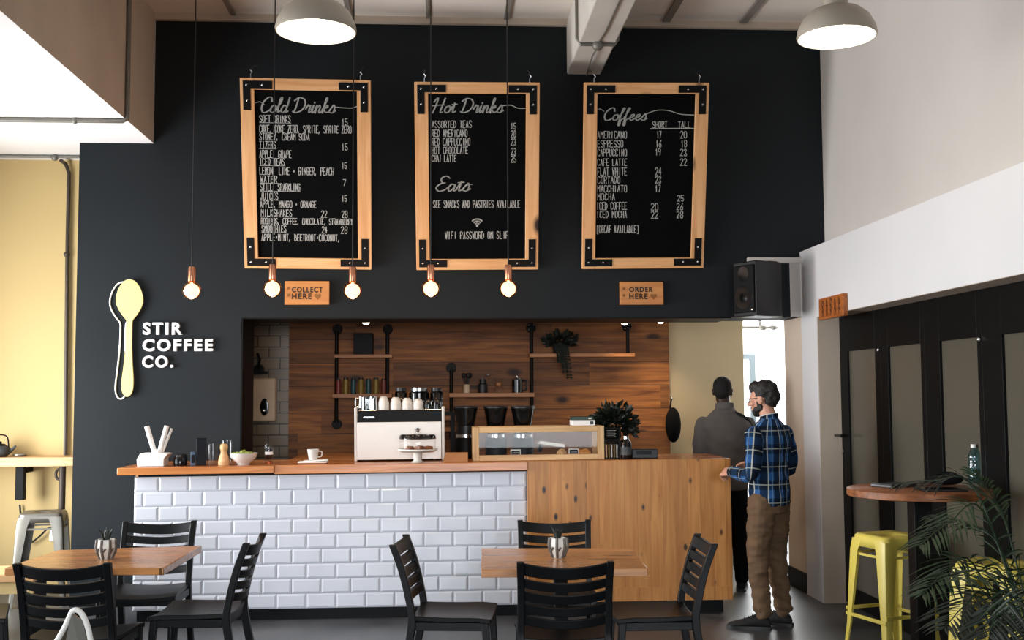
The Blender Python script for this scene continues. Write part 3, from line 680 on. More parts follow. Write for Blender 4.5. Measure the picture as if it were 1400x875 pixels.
# small wooden signs over the counter
def heart(cx, cz, s): return [(cx+s*0.0625*(16*sin(t)**3), cz+s*0.0625*(13*cos(t)-5*cos(2*t)-2*cos(3*t)-cos(4*t))) for t in [2*pi*i/24 for i in range(24)]]
def small_sign(label, x0, x1, y0, y1, words_):
    a, b_ = at(x0, y1, YW), at(x1, y0, YW); o_ = Vector(((a.x+b_.x)/2, YW-0.002, a.z))
    t = T('wooden_sign', label, 'sign', o_)
    W, H = b_.x-a.x, b_.z-a.z
    P('board', MB().bb((-W/2, -0.04, 0), (W/2, 0, H)), 'signwood', t, 0.003)
    loc = lambda x, y: (at(x, y, YW).x-o_.x, at(x, y, YW).z-o_.z)
    for w_, u0, u1, v0, v1 in words_:
        p, q = loc(u0, v1), loc(u1, v0); P('word', text_mb(w_, p[0], q[0], p[1], q[1], 0.003, -0.0395, 0.024, 1.2), 'ink', t, smooth=0)
    hp = loc(words_[1][2]+8, (words_[1][3]+words_[1][4])/2)
    P('heart', MB().prism(heart(hp[0], hp[1], 0.027), -0.0425, -0.0395), 'brownink', t, smooth=0)
    d = MB()
    for q in (0.3, 0.6): d.cyl((-W/2+0.03, -0.0395, H*(1-q)), (-W/2+0.03, -0.0425, H*(1-q)), 0.012)
    P('dots', d, 'brownink', t, smooth=0)
small_sign('small wooden sign reading COLLECT HERE between two bulbs', 390, 451, 385, 417, (('COLLECT', 400, 442, 393, 400.5), ('HERE', 400, 427, 402, 409.5)))
small_sign('small wooden sign reading ORDER HERE below the coffees board', 847, 905.5, 386, 417, (('ORDER', 859, 891, 393, 400), ('HERE', 859, 884, 402, 409.5)))
# sign on the right wall
a, b_ = atx(1126, 438, XR), atx(1159, 405, XR); yA, yB_ = a.y, b_.y
z0, z1 = a.z, atx(1126, 409, XR).z
t = T('wooden_sign', 'rust brown wooden sign on the white wall above the glass doors', 'sign', (XR-0.001, (yA+yB_)/2, z0), -pi/2)
W = abs(yA-yB_); H = z1-z0
P('board', MB().bb((-W/2, -0.035, 0), (W/2, 0, H)), 'signdark', t, 0.003)
sc = MB()
for r in range(3):
    z = H*(0.72-0.24*r)
    for i in range(5):
        x = -W*0.36+i*W*0.17; rr = random.Random(r*7+i)
        sc.ribbon([(x, z-0.02), (x+0.01, z+0.025), (x+rr.uniform(.02, .04), z+rr.uniform(-.01, .02)), (x+0.035, z-0.02)], 0.009, -0.035, 0.001)
P('carved_marks', sc, 'darkbrown', t, smooth=0)

# ================================================================== pendant bulbs
YP = 7.75
def pendant(px, py, label):
    p = at(px, py, YP); r = 0.0665
    t = T('pendant_bulb', label, 'pendant light', p, group='globe bulbs on cords above the counter')
    P('cord', MB().cyl((0, 0, r+0.1), (0, 0, ZC-p.z-0.02), 0.0045, n=8), 'blackplastic', t)
    P('ceiling_cup', MB().lathe([(0.0, ZC-p.z-0.05), (0.03, ZC-p.z-0.045), (0.045, ZC-p.z-0.0005), (0, ZC-p.z-0.0005)], n=20), 'blackplastic', t)
    P('socket', MB().lathe([(0.0, r-0.012), (0.024, r-0.012), (0.026, r+0.0), (0.026, r+0.085), (0.021, r+0.1), (0.0, r+0.1)], n=20), 'copper', t)
    g = P('glass_globe', MB().lathe([(0.0, -r)]+[(r*sin(k), -r*cos(k)) for k in [pi*i/14 for i in range(1, 13)]]+[(0.025, r-0.002)], n=24), 'amber', t, smooth=80)
    P('filament', MB().ball((0, 0, -.004), .052, 22, 14).cyl((0, 0, .03), (0, 0, r-.012), .008), 'filament', t, smooth=60)
    l = bpy.data.lights.new('bulb_light', 'POINT'); l.energy = 5; l.color = (1, 0.62, 0.35); l.shadow_soft_size = 0.06
    lo_ = bpy.data.objects.new('bulb_light', l); COL.objects.link(lo_); lo_.parent = t; lo_.location = (0, 0.0, -r-0.07)
    return t
for px, py, lb in ((262, 397, 'lit globe bulb hanging alone, above and right of the spoon sign'), (372.5, 394, 'lit globe bulb left of the COLLECT HERE sign'), (482, 397, 'lit globe bulb right of the COLLECT HERE sign'),
                   (589, 394, 'lit globe bulb under the left bottom corner of the hot drinks board'), (695, 394, 'lit globe bulb under the right bottom corner of the hot drinks board')):
    pendant(px, py, lb)
# ================================================================== dome lamps
def dome(px, py, Y, label):
    p = at(px, py, Y)
    t = T('dome_lamp', label, 'pendant light', p, group='enamel dome lamps on the ceiling')
    out = [(0.20, 0.0), (0.203, 0.012), (0.195, 0.05), (0.17, 0.10), (0.125, 0.14), (0.075, 0.158), (0.066, 0.165)]
    P('shade', MB().lathe(out+[(0.06, 0.16), (0.12, 0.135), (0.163, 0.096), (0.188, 0.048), (0.195, 0.012), (0.196, 0.0)], n=40), 'lampwhite', t, smooth=60)
    P('lining', MB().lathe([(0.0, 0.150), (0.06, 0.150), (0.118, 0.128), (0.160, 0.092), (0.185, 0.046), (0.1925, 0.010), (0.1955, 0.0005), (0.194, 0.0005), (0.1835, 0.046), (0.158, 0.09), (0.116, 0.126), (0.06, 0.147), (0, 0.147)], n=40), 'lampin', t, smooth=60)
    P('neck', MB().lathe([(0.0, 0.16), (0.066, 0.16), (0.06, 0.20), (0.056, 0.33), (0.048, 0.35), (0, 0.35)], n=24), 'lampwhite', t)
    P('rod', MB().cyl((0, 0, 0.34), (0, 0, ZC-p.z-0.001), 0.012), 'lampwhite', t)
    P('bulb', MB().ball((0, 0, 0.09), 0.05, 16, 10, sz=1.2), 'lampglow', t)
    l = bpy.data.lights.new('lamp_light', 'POINT'); l.energy = 5; l.color = (1, 0.9, 0.72); l.shadow_soft_size = 0.06
    o_ = bpy.data.objects.new('lamp_light', l); COL.objects.link(o_); o_.parent = t; o_.location = (0, 0, 0.012)
dome(432, 44, 5.45, 'white enamel dome lamp hanging in front of the cold drinks board')
dome(1144, 51.5, 5.45, 'white enamel dome lamp hanging by the white right wall')

# ================================================================== loudspeaker over the passage
a = at(1043, 394, YW-0.36); s_ = 1500/8.5
t = T('loudspeaker', 'black loudspeaker on a wall bracket above the passage', 'loudspeaker', (a.x, YW-0.24, at(1040, 433, 8.6).z), radians(-62))
hh = 0.44
body = [(-.13, -.15), (.13, -.15), (.13, .10), (.09, .17), (-.09, .17), (-.13, .10)]
m = MB(); n_ = len(body)
m.add([(x, y, 0) for x, y in body]+[(x, y, hh) for x, y in body], [list(range(n_))[::-1], [n_+i for i in range(n_)]]+[(i, (i+1) % n_, n_+(i+1) % n_, n_+i) for i in range(n_)])
P('cabinet', m, 'blackplastic', t, 0.008)
P('grille', MB().bb((-.115, -.165, .03), (.115, -.149, hh-.03)), 'blackpaint', t, 0.012)
P('woofer', MB().lathe([(0, 0.0), (.095, 0.0), (.1, -.006), (.085, -.01), (.04, .0), (0, .004)], n=28, mtx=Matrix.Translation((0, -.166, .15)) @ Matrix.Rotation(pi/2, 4, 'X')), 'blackgloss', t)
P('horn', MB().lathe([(0, 0), (.06, 0), (.065, -.005), (.05, -.008), (0, .0)], n=24, mtx=Matrix.Translation((0, -.166, .34)) @ Matrix.Rotation(pi/2, 4, 'X')), 'blackgloss', t)
P('badge', MB().ball((0.09, -.168, .05), .016, 14, 8, sy=.3, sz=.6), 'chrome', t)
P('bracket', MB().bb((-.03, .16, hh-.10), (.03, .20, hh-.05)).bb((-.02, .1, hh-.01), (.02, .19, hh+.02)), 'blackpaint', t)
b0, b1 = at(1021, 358, YW), at(1085, 352, YW)
one('wall_ledge', MB().bb((b0.x, YW-0.05, at(1050, 360, YW).z), (hx1, YW-0.0005, at(1050, 353, YW).z)), 'plaster', 'short white ledge on the dark wall behind the loudspeaker', 'ledge')
c0 = at(1081, 433, YW); 
ST('trim_8', MB().bb((c0.x, YW-0.012, hz+0.001), (hx1, YW-0.0005, at(1085, 354, YW).z)), 'plaster')
# ================================================================== service counter
YT = 8.20                     # tile face
tL, tR = at(182, 740, YT).x, at(720.5, 740, YT).x
wR = at(999.5, 640, 8.14).x
zl, zr = at(160, 640, 8.1).z, at(998, 627.5, 8.1).z
xl = at(160, 640, 8.1).x
def cz(x): return zl+(zr-zl)*(x-xl)/(wR-xl)      # worktop height, it climbs a little to the right
zt0 = 0.085
t = T('service_counter', 'long counter clad in glossy white subway tiles', 'counter', (tL, YT, 0))
tlz, trz = cz(tL)-0.075, cz(tR)-0.075
P('body', MB().hexa([(0, .012, zt0), (tR-tL, .012, zt0), (tR-tL, .55, zt0), (0, .55, zt0), (0, .012, tlz), (tR-tL, .012, trz), (tR-tL, .55, trz), (0, .55, tlz)]), 'grout', t)
tm = MB(); rows = 9; tw = 0.2145; W = tR-tL; g = 0.0028; bv = 0.014
for r in range(rows):
    x = -tw*(0.5 if r % 2 else 0.0)-0.006
    if r % 2: x = -tw*0.69
    else: x = -tw*0.19
    while x < W:
        a, b_ = max(0.0, x)+g/2, min(W, x+tw)-g/2
        if b_-a > 0.012:
            def zz(u, k): 
                top = tlz+(trz-tlz)*u/W; return zt0+(top-zt0)*k/rows
            z0a, z0b, z1a, z1b = zz(a, r)+g/2, zz(b_, r)+g/2, zz(a, r+1)-g/2, zz(b_, r+1)-g/2
            v = min(bv, (b_-a)/2.2)
            o4 = [(a, z0a), (b_, z0b), (b_, z1b), (a, z1a)]; i4 = [(a+v, z0a+v), (b_-v, z0b+v), (b_-v, z1b-v), (a+v, z1a-v)]
            vs = [(p, .013, q) for p, q in o4]+[(p, .006, q) for p, q in o4]+[(p, 0, q) for p, q in i4]
            tm.add(vs, [(8, 9, 10, 11)]+[(4+i, 4+(i+1) % 4, 8+(i+1) % 4, 8+i) for i in range(4)]+[(i, (i+1) % 4, 4+(i+1) % 4, 4+i) for i in range(4)])
        x += tw
P('tile_facing', tm, 'tile', t, smooth=0)
P('kickboard', MB().bb((.02, .05, 0), (wR-tL-0.05, .5, zt0)), 'kick', t)
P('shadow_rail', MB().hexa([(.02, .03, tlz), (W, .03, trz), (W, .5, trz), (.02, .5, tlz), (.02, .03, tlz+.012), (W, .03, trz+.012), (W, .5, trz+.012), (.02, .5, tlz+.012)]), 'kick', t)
P('end_cap', MB().bb((-0.004, .05, tlz), (.05, .5, tlz+.022)), 'shelfpine', t)
# two worktop boards
xj = at(374.5, 636, 8.1).x
def slab(name, x0, x1, y0, y1, dz, th, label, m='worktop'):
    o_ = Vector((x0, y0, cz(x0)+dz-th)); L = x1-x0; dzz = cz(x1)-cz(x0)
    return one(name, MB().hexa([(0, 0, 0), (L, 0, dzz), (L, y1-y0, dzz), (0, y1-y0, 0), (0, 0, th), (L, 0, dzz+th), (L, y1-y0, dzz+th), (0, y1-y0, th)]), m, label, 'worktop', o_, bevel=0.004)
slab('worktop', xl, xj-0.001, 8.10, YW-0.001, 0, 0.052, 'reddish wooden worktop at the left end of the tiled counter')
slab('worktop', xj, tR+0.0, 8.12, YB-0.9, 0, 0.062, 'long wooden worktop of the tiled counter under the espresso machine')
# knotty pine block
bx0 = tR+0.001; Yb_ = 8.15
zb0 = at(860, 822, Yb_).z
t = T('order_counter', 'knotty pine counter block standing at the right end of the tiles', 'counter', (bx0, Yb_, 0))
W = wR-bx0
P('front_panel', MB().hexa([(0, 0, zb0), (W, 0, zb0), (W, .04, zb0), (0, .04, zb0), (0, 0, cz(bx0)), (W, 0, cz(wR)), (W, .04, cz(wR)), (0, .04, cz(bx0))]), 'block', t, 0.003)
P('side_panel', MB().bb((W-.04, .0405, zb0), (W, .72, cz(wR)-.042)), 'block', t, 0.003)
P('top', MB().hexa([(0, .0405, cz(bx0)-.04), (W, .0405, cz(wR)-.04), (W, .74, cz(wR)-.04), (0, .74, cz(bx0)-.04), (0, .0405, cz(bx0)), (W, .0405, cz(wR)), (W, .74, cz(wR)), (0, .74, cz(bx0))]), 'worktop', t, 0.003)
P('lower_strip', MB().bb((0.01, -.004, zb0+.001), (W-.002, -.0003, zb0+0.10)), 'block', t)

# ================================================================== cafe tables
def cafe_table(label, c4, rz=0.0):
    cx_ = sum(p.x for p in c4)/4; cy_ = sum(p.y for p in c4)/4
    t = T('cafe_table', label, 'table', (cx_, cy_, 0))
    lc = [(p.x-cx_, p.y-cy_) for p in c4]
    P('tabletop', MB().hexa([(x, y, .71) for x, y in lc]+[(x, y, .75) for x, y in lc]), 'table', t, 0.004)
    P('pedestal', MB().bb((-.035, -.035, .02), (.035, .035, .70)), 'blackpaint', t, .004)
    P('base_plate', MB().bb((-.15, -.15, 0), (.15, .15, .02)), 'blackpaint', t, .004)
    P('support_plate', MB().bb((-.18, -.18, .695), (.18, .18, .7098)), 'blackpaint', t)
    return t
A = [atz(6, 776.5, .75), atz(224, 776, .75), atz(276, 746, .75), atz(79, 752, .75)]
cafe_table('wooden cafe table in front of the tiles with a geometric planter on it', A)
B = [atz(658, 779, .75), atz(886, 777, .75), atz(864, 749.5, .75), atz(658, 749.5, .75)]
cafe_table('wooden cafe table in front of the pine counter block with a planter on it', B)

# ================================================================== slatted black chairs
def slat_mb(z0, z1, curve=0.035, hw=0.205, th=0.024, n=10):
    def yb(z): return -.205-(z-.45)*.21-max(0, z-.62)*.10
    rings = []
    for i in range(n+1):
        x = -hw+2*hw*i/n; c = -curve*(1-(x/hw)**2); s_ = -.02*(1-(x/hw)**2)
        rings.append([(x, yb(z0)+c, z0+s_), (x, yb(z0)+c+th, z0+s_), (x, yb(z1)+c+th, z1+s_), (x, yb(z1)+c, z1+s_)])
    return MB().loft(rings)
def make_chair(label):
    t = T('slat_chair', label, 'chair', group='black slat back chairs around the tables')
    for s in (-1, 1):
        x = s*.212
        rear = [(x*1.02, -.29, 0), (x, -.235, .22), (x, -.20, .42), (x, -.215, .54), (x, -.255, .70), (x*1.02, -.305, .835)]
        m = MB(); rr = []
        for i, p in enumerate(catmull(rear, 4)):
            hx_ = .0175; hy_ = .021 if p.z < .45 else .019
            rr.append([(p.x-hx_, p.y-hy_, p.z), (p.x+hx_, p.y-hy_, p.z), (p.x+hx_, p.y+hy_, p.z), (p.x-hx_, p.y+hy_, p.z)])
        P('rear_leg', m.loft(rr), 'blackresin', t, .004)
        m = MB().loft([[(x-.017, .205, 0), (x+.017, .205, 0), (x+.017, .235, 0), (x-.017, .235, 0)], [(x-.019, .17, .43), (x+.019, .17, .43), (x+.019, .21, .43), (x-.019, .21, .43)]])
        P('front_leg', m, 'blackresin', t, .004)
    # dished seat
    vs = []; fs = []; nx, ny = 12, 12
    for lay in (0, 1):
        for j in range(ny+1):
            for i in range(nx+1):
                u = i/nx*2-1; v = j/ny*2-1
                xx = u*(.225+.012*v); yy = v*.215+.005
                z = .445+.016*(u*u)-.006*(1-v*v)-.012*max(0, v-.6)*2.5
                vs.append((xx, yy, z-(0.026 if lay else 0)))
    st = (nx+1)*(ny+1)
    for j in range(ny):
        for i in range(nx):
            a = j*(nx+1)+i
            fs.append((a, a+1, a+nx+2, a+nx+1)); fs.append((st+a, st+a+nx+1, st+a+nx+2, st+a+1))
    for i in range(nx):
        fs.append((i, st+i, st+i+1, i+1)); a = ny*(nx+1)+i; fs.append((a, a+1, st+a+1, st+a))
    for j in range(ny):
        a = j*(nx+1); fs.append((a, a+nx+1, st+a+nx+1, st+a)); a += nx; fs.append((a, st+a, st+a+nx+1, a+nx+1))
    P('seat', MB().add(vs, fs), 'blackresin', t, .004, smooth=50)
    ap = MB()
    for s in (-1, 1): ap.bb((s*.212-.012, -.18, .385), (s*.212+.012, .18, .428))
    ap.bb((-.2, .178, .385), (.2, .2, .425)); ap.bb((-.2, -.205, .385), (.2, -.18, .425))
    P('apron', ap, 'blackresin', t, .003)
    P('top_rail', slat_mb(.768, .828), 'blackresin', t, .004)
    z = .768
    for i in range(4):
        P('slat', slat_mb(z-.017-.044, z-.017), 'blackresin', t, .003); z -= .061
    return t
chair0 = None
def chair(pL, pR, label, z=.832):
    global chair0
    a, b_ = atz(*pL, z), atz(*pR, z); mid = (a+b_)/2; d = b_-a; rz = atan2(d.y, d.x)
    # the rail sits 0.305 behind the seat centre
    off = Vector((-sin(rz), cos(rz), 0))*.305
    loc = Vector((mid.x, mid.y, 0))+off
    if chair0 is None: chair0 = make_chair(label); chair0.location = loc; chair0.rotation_euler = (0, 0, rz)
    else: dup(chair0, loc, rz, label)
    return loc
chair((18, 771), (152, 770), 'black slat chair with its back to us at the table by the yellow wall')
chair((268, 712), (170, 713), 'black slat chair facing us behind the left table')
chair((336, 744), (361, 729), 'black slat chair seen sideways at the right end of the left table')
chair((-120, 735), (-148, 760), 'black slat chair at the left end of the left table, only its seat showing')
chair((708, 769), (838, 768), 'black slat chair with its back to us at the table by the pine block')
chair((807, 711), (708, 711.5), 'black slat chair facing us between the right table and pine block')
chair((555, 731), (536, 746), 'black slat chair seen sideways at the left end of the right table')
chair((978, 745), (953, 729.5), 'black slat chair seen sideways at the right end of the right table')

# foreground metal chair back at the bottom edge
p = at(82, 862, 3.6)
t = T('metal_chair', 'pale shiny chair back poking into the bottom edge of the picture', 'chair', (p.x-.12, 3.75, 0))
zz_ = p.z
P('back_hoop', MB().tube(catmull([(-.10, .08, 0.45), (-.02, .04, zz_-.2), (.08, 0.0, zz_-.03), (.115, -.01, zz_+.035), (.15, -.01, zz_+.01), (.175, .0, zz_-.1), (.2, .06, .45)], 6), .009, 10), 'white', t)
P('back_panel', MB().loft([[(.04, .03, zz_-.28), (.04, .04, zz_-.28), (.17, .04, zz_-.28), (.17, .03, zz_-.28)], [(.11, -.016, zz_+.028), (.11, -.006, zz_+.028), (.15, -.006, zz_-.0), (.15, -.016, zz_-.0)]]), 'galv', t)
P('seat', MB().bb((-.19, .05, .43), (.19, .42, .45)), 'galv', t, .01)
for sx in (-1, 1):
    for y0, y1 in ((.08, .02), (.39, .45)): P('leg', MB().cyl((sx*.17, y0, .43), (sx*.2, y1, 0), .016, .011), 'galv', t)

# ================================================================== sheet metal bar stools
def make_stool(name, label, m, H=.76, group=None):
    t = T(name, label, 'bar stool', group=group)
    hs = .155; hb = .215
    # seat pan with rounded corners and a hand slot
    def rsq(h, r, z, n=5):
        o_ = []
        for (cx_, cy_, a0) in ((h-r, h-r, 0), (-h+r, h-r, pi/2), (-h+r, -h+r, pi), (h-r, -h+r, 1.5*pi)):
            for i in range(n+1): o_.append((cx_+r*cos(a0+pi/2*i/n), cy_+r*sin(a0+pi/2*i/n), z))
        return o_
    rings = [rsq(hs+.012, .05, H-.075), rsq(hs+.006, .05, H-.012), rsq(hs-.006, .045, H), rsq(hs-.05, .03, H-.004)]
    k = MB(); n = len(rings[0]); vs = [p for r in rings for p in r]; fs = []
    for i in range(3):
        for q in range(n): fs.append((i*n+q, i*n+(q+1) % n, (i+1)*n+(q+1) % n, (i+1)*n+q))
    sl = [(.045*cos(2*pi*q/n+pi/4), .014*sin(2*pi*q/n+pi/4), H-.006) for q in range(n)]
    b0 = len(vs); vs += sl
    for q in range(n): fs.append((3*n+q, 3*n+(q+1) % n, b0+(q+1) % n, b0+q))
    k.add(vs, fs); s_ = P('seat', k, m, t, smooth=50)
    sd = s_.modifiers.new('sheet', 'SOLIDIFY'); sd.thickness = .004
    for sx in (-1, 1):
        for sy in (-1, 1):
            # pressed L-section leg, wide at the top and narrow at the foot
            lg = MB(); th = .004
            def sec(h, w_, z):
                c_ = (sx*h, sy*h); a_ = (sx*(h-w_), sy*h); b_ = (sx*h, sy*(h-w_)); r = .018
                c1 = (sx*(h-r), sy*h); c2 = (sx*h, sy*(h-r)); ci = (sx*(h-r*.3), sy*(h-r*.3))
                o_ = [a_, c1, ci, c2, b_]; i_ = [(b_[0]-sx*th, b_[1]), (c2[0]-sx*th, c2[1]), (ci[0]-sx*th, ci[1]-sy*th), (c1[0], c1[1]-sy*th), (a_[0], a_[1]-sy*th)]
                return [(x, y, z) for x, y in o_+i_]
            lg.loft([sec(hb, .035, 0), sec(hb-.02, .045, .2), sec(hs+.018, .085, H-.10), sec(hs+.008, .10, H-.03)])
            P('leg', lg, m, t, smooth=40)
    zr_ = .25; hr_ = hb-.024
    for sx in (-1, 1):
        P('foot_rail', MB().bb((sx*hr_-.006, -hr_, zr_), (sx*hr_+.006, hr_, zr_+.022)), m, t, .003)
        P('foot_rail', MB().bb((-hr_, sx*hr_-.006, zr_+.03), (hr_, sx*hr_+.006, zr_+.052)), m, t, .003)
        P('brace', MB().bb((sx*(hs+.004)-.004, -hs, H-.13), (sx*(hs+.004)+.004, hs, H-.115)), m, t)
        P('brace', MB().bb((-hs, sx*(hs+.004)-.004, H-.13), (hs, sx*(hs+.004)+.004, H-.115)), m, t)
    return t
q = atz(1216, 730, .76)
s1 = make_stool('bar_stool', 'yellow sheet metal bar stool standing clear of the palm by the round table', 'yellowmetal', group='yellow sheet metal bar stools')
s1.location = (q.x+.0, q.y, 0); s1.rotation_euler = (0, 0, radians(16))
q = atz(1362, 768, .76); dup(s1, (q.x, q.y, 0), radians(40), 'yellow sheet metal bar stool half hidden behind the palm fronds')
q = at(63, 690, 9.05)
s2 = make_stool('bar_stool', 'raw grey metal bar stool pushed under the pale wooden shelf', 'galv', H=.72)
s2.location = (q.x-.03, 9.08, 0); s2.rotation_euler = (0, 0, radians(10))

# ================================================================== high round table
c = atz(1256, 667.5, 1.10)
t = T('bar_table', 'round wooden bar table on a black post beside the glass doors', 'table', (c.x, c.y, 0))
P('tabletop', MB().lathe([(0, 1.058), (.38, 1.058), (.385, 1.062), (.385, 1.096), (.38, 1.10), (0, 1.10)], n=64), 'bartop', t, smooth=40)
P('post', MB().bb((-.05, -.05, .02), (.05, .05, 1.05)), 'blackpaint', t, .004)
P('base_plate', MB().lathe([(0, 0), (.24, 0), (.24, .012), (.05, .03), (0, .03)], n=40), 'blackpaint', t)
P('top_plate', MB().bb((-.15, -.15, 1.045), (.15, .15, 1.0575)), 'blackpaint', t)
bt = c
q = atz(1337, 660, 1.10)
t = T('water_bottle', 'clear plastic water bottle with a white cap on the round table', 'bottle', (q.x-.02, q.y+.0, 1.1001))
prof = [(0, 0), (.03, 0), (.034, .008), (.034, .05), (.031, .06), (.034, .07), (.034, .12), (.03, .13), (.034, .14), (.032, .165), (.016, .195), (.013, .2), (.013, .21), (0, .21)]
P('bottle_body', MB().lathe(prof, n=24), 'tint', t, smooth=60)
P('cap', MB().lathe([(0, .205), (.0155, .205), (.0155, .225), (0, .225)], n=20), 'whitematt', t)
P('water', MB().lathe([(0, .004), (.03, .004), (.03, .08), (0, .08)], n=20), 'tint', t)
def slim(name, label, cat, x, y, w_, d_, h_, rz, m, screen=None):
    t = T(name, label, cat, (x, y, 1.1001), rz); P('body', MB().bb((-w_/2, -d_/2, 0), (w_/2, d_/2, h_)), m, t, .004)
    P('top_panel', MB().bb((-w_/2+.008, -d_/2+.008, h_), (w_/2-.008, d_/2-.008, h_+.0012)), screen or 'blackgloss', t)
slim('notebook', 'closed grey notebook lying near the left rim of the round table', 'notebook', bt.x-.09, bt.y+.12, .22, .15, .018, .5, 'paperdark', 'paperdark')
slim('tablet', 'dark tablet lying flat near the front of the round table', 'tablet', bt.x+.06, bt.y-.14, .24, .17, .01, -.1, 'blackplastic')
t = T('laptop_bag', 'small black pouch on the round table beside the tablet', 'pouch', (bt.x+.17, bt.y+.02, 1.1001), -.2)
P('pouch_body', MB().ball((0, 0, .045), .075, 18, 12, sx=1.2, sy=.7, sz=.42), 'blackcloth', t, smooth=60)
P('strap', MB().tube(catmull([(-.07, 0, .05), (-.04, 0, .08), (.04, 0, .08), (.07, 0, .05)], 5), .006, 8), 'blackcloth', t)

# ================================================================== yellow alcove furniture
ya = YWB+0.17
a, b_ = at(0, 640, 9.25), at(101, 637, 9.25)
zs_ = atz(50, 626, 1.0).z
zs_ = at(50, 638, 9.25).z
t = T('wall_shelf', 'pale pine bar shelf along the yellow wall', 'shelf', (b_.x, 9.25, zs_))
xe = XL+.02-b_.x
P('board', MB().bb((xe, 0, 0), (.0+.12, ya-.002-9.25, .075)), 'shelfpine', t, .004)
q = at(27, 640, 9.35)
for px_, w_ in ((27, .035), (-70, .035)):
    qx = at(px_, 640, 9.35).x-b_.x
    P('bracket', MB().bb((qx-w_, .10, -.28), (qx+w_, .16, -.001)).bb((qx-w_, .16, -.06), (qx+w_, ya-9.25-.004, -.02)), 'blackpaint', t, .004)
qx = at(84, 660, 9.4).x
one('pipe_support', MB().tube([(0, 0, -.001), (0, 0, -.4), (0, .0, -.9)], .028, 12).tube(catmull([(-.02, 0, -.03), (-.05, 0, -.05), (-.05, 0, -.1), (-.02, 0, -.12)], 4), .012, 8), 'brownpipe', 'dark pipe leg holding up the right end of the pine shelf', 'support', (qx, 9.42, zs_))
t = T('teapot', 'dark iron teapot at the left edge on the pine shelf', 'teapot', (at(-2, 615, 9.35).x, 9.38, zs_+.0752))
P('pot_body', MB().lathe([(0, 0), (.05, 0), (.085, .03), (.09, .06), (.06, .09), (0, .1)], n=28), 'potgrey', t, smooth=60)
P('lid', MB().lathe([(0, .085), (.055, .088), (.04, .105), (.012, .11), (.014, .125), (0, .13)], n=20), 'blackpaint', t)
P('spout', MB().tube([(.07, 0, .04), (.11, 0, .07), (.125, 0, .09)], [.018, .012, .009], 10), 'potgrey', t)
P('handle', MB().tube(catmull([(-.07, 0, .07), (-.05, 0, .17), (.05, 0, .17), (.07, 0, .07)], 5), .006, 8), 'blackpaint', t)
t = T('ashtray', 'small flat dish on the pine shelf by the yellow wall', 'dish', (at(26, 622, 9.4).x, 9.42, zs_+.0752))
P('dish_body', MB().lathe([(0, 0), (.045, 0), (.058, .014), (.054, .015), (.042, .005), (0, .005)], n=28), 'galv', t)
P('rim', MB().lathe([(.054, .0145), (.06, .0145), (.06, .018), (.054, .018)], n=28), 'steel', t)
t = T('wall_socket', 'white power socket low on the yellow wall behind the grey stool', 'socket', (at(74, 727, ya).x, ya-.0005, at(74, 740, ya).z))
P('plate', MB().bb((-.035, -.012, 0), (.035, 0, .11)), 'whitematt', t, .004)
P('plug', MB().bb((-.02, -.045, .06), (.02, -.0125, .095)), 'whitematt', t, .006)
lo_ = t.location
one('power_cable', MB().tube(catmull([at(27, 690, ya-.03), at(30, 712, ya-.03), at(40, 740, ya-.03), at(52, 735, ya-.04), at(66, 722, ya-.04), at(72, 722, ya-.05)], 6), .008, 8), 'blackplastic', 'black power cable drooping from the shelf bracket to the wall socket', 'cable')
a = atz(48, 780, .45); 
zb_ = .43; yb0 = atz(30, 790, .43).y
q0_, q1_ = at(-40, 792, yb0), at(46, 792, yb0)
t = T('bench', 'pale wooden bench end showing at the left edge below the yellow wall', 'bench', (q1_.x, yb0, 0))
zz_ = at(20, 786, yb0).z
P('seat_plank', MB().bb((-1.0, 0, zz_-.05), (0, .42, zz_)), 'shelfpine', t, .004)
P('front_board', MB().bb((-1.0, .02, zz_-.13), (-.01, .05, zz_-.0505)), 'yellow', t)
for dx_ in (-.95, -.1): P('leg', MB().bb((dx_, .1, 0), (dx_+.06, .36, zz_-.0505)), 'blackpaint', t)

# ================================================================== things on the counter
def ctop(px, py, Y):
    x = at(px, py, Y).x; return Vector((x, Y, cz(x)+.0012))
SCL = lambda Y: Y/1500.0       # metres per photo pixel at that distance
Y1 = 8.28; u = SCL(Y1)
t = T('napkin_holder', 'white wedge shaped holder at the left end of the counter', 'holder', ctop(211, 636, Y1))
P('box', MB().prism([(-.105, 0), (.085, 0), (.085, .055), (.115, .09), (.085, .095), (-.085, .095), (-.11, .05)], -.07, .07), 'whitematt', t, .004)
cpv = MB().lathe([(0, .0951), (.025, .0951), (.028, .12), (.024, .12), (.022, .097), (0, .097)], (.02, 0, 0), n=16)
P('cup', cpv, 'whitematt', t)
h0 = t.location
for i, (dx, lean, dy_, rr, ln, lb) in enumerate(((-.0, -.30, .0, .018, .20, 'white paper roll leaning left in the wedge holder'), (.035, .26, .0, .018, .20, 'thicker white paper roll leaning right in the wedge holder'), (.05, .36, .03, .010, .185, 'thin white straw leaning furthest right in the wedge holder'))):
    o_ = one('paper_roll', MB().cyl((0, 0, 0), (0, 0, ln), rr, n=14).cyl((0, 0, ln), (0, 0, ln+.001), rr*.8, n=14), 'whitematt', lb, 'paper roll', (h0.x+dx, h0.y+dy_, h0.z+.0985), rot=(0, lean, 0), group='paper rolls in the white holder')
t = T('spice_jar', 'short black jar beside the white wedge holder', 'jar', ctop(246.5, 634, Y1))
P('jar_body', MB().lathe([(0, 0), (.048, 0), (.05, .01), (.05, .055), (.044, .062), (0, .062)], n=24), 'blackgloss', t, smooth=50)
P('lid', MB().lathe([(0, .0622), (.046, .0622), (.046, .078), (.04, .082), (0, .082)], n=24), 'blackplastic', t)
t = T('card_box', 'tall dark navy card box standing on the counter', 'box', ctop(275, 632, Y1), .2)
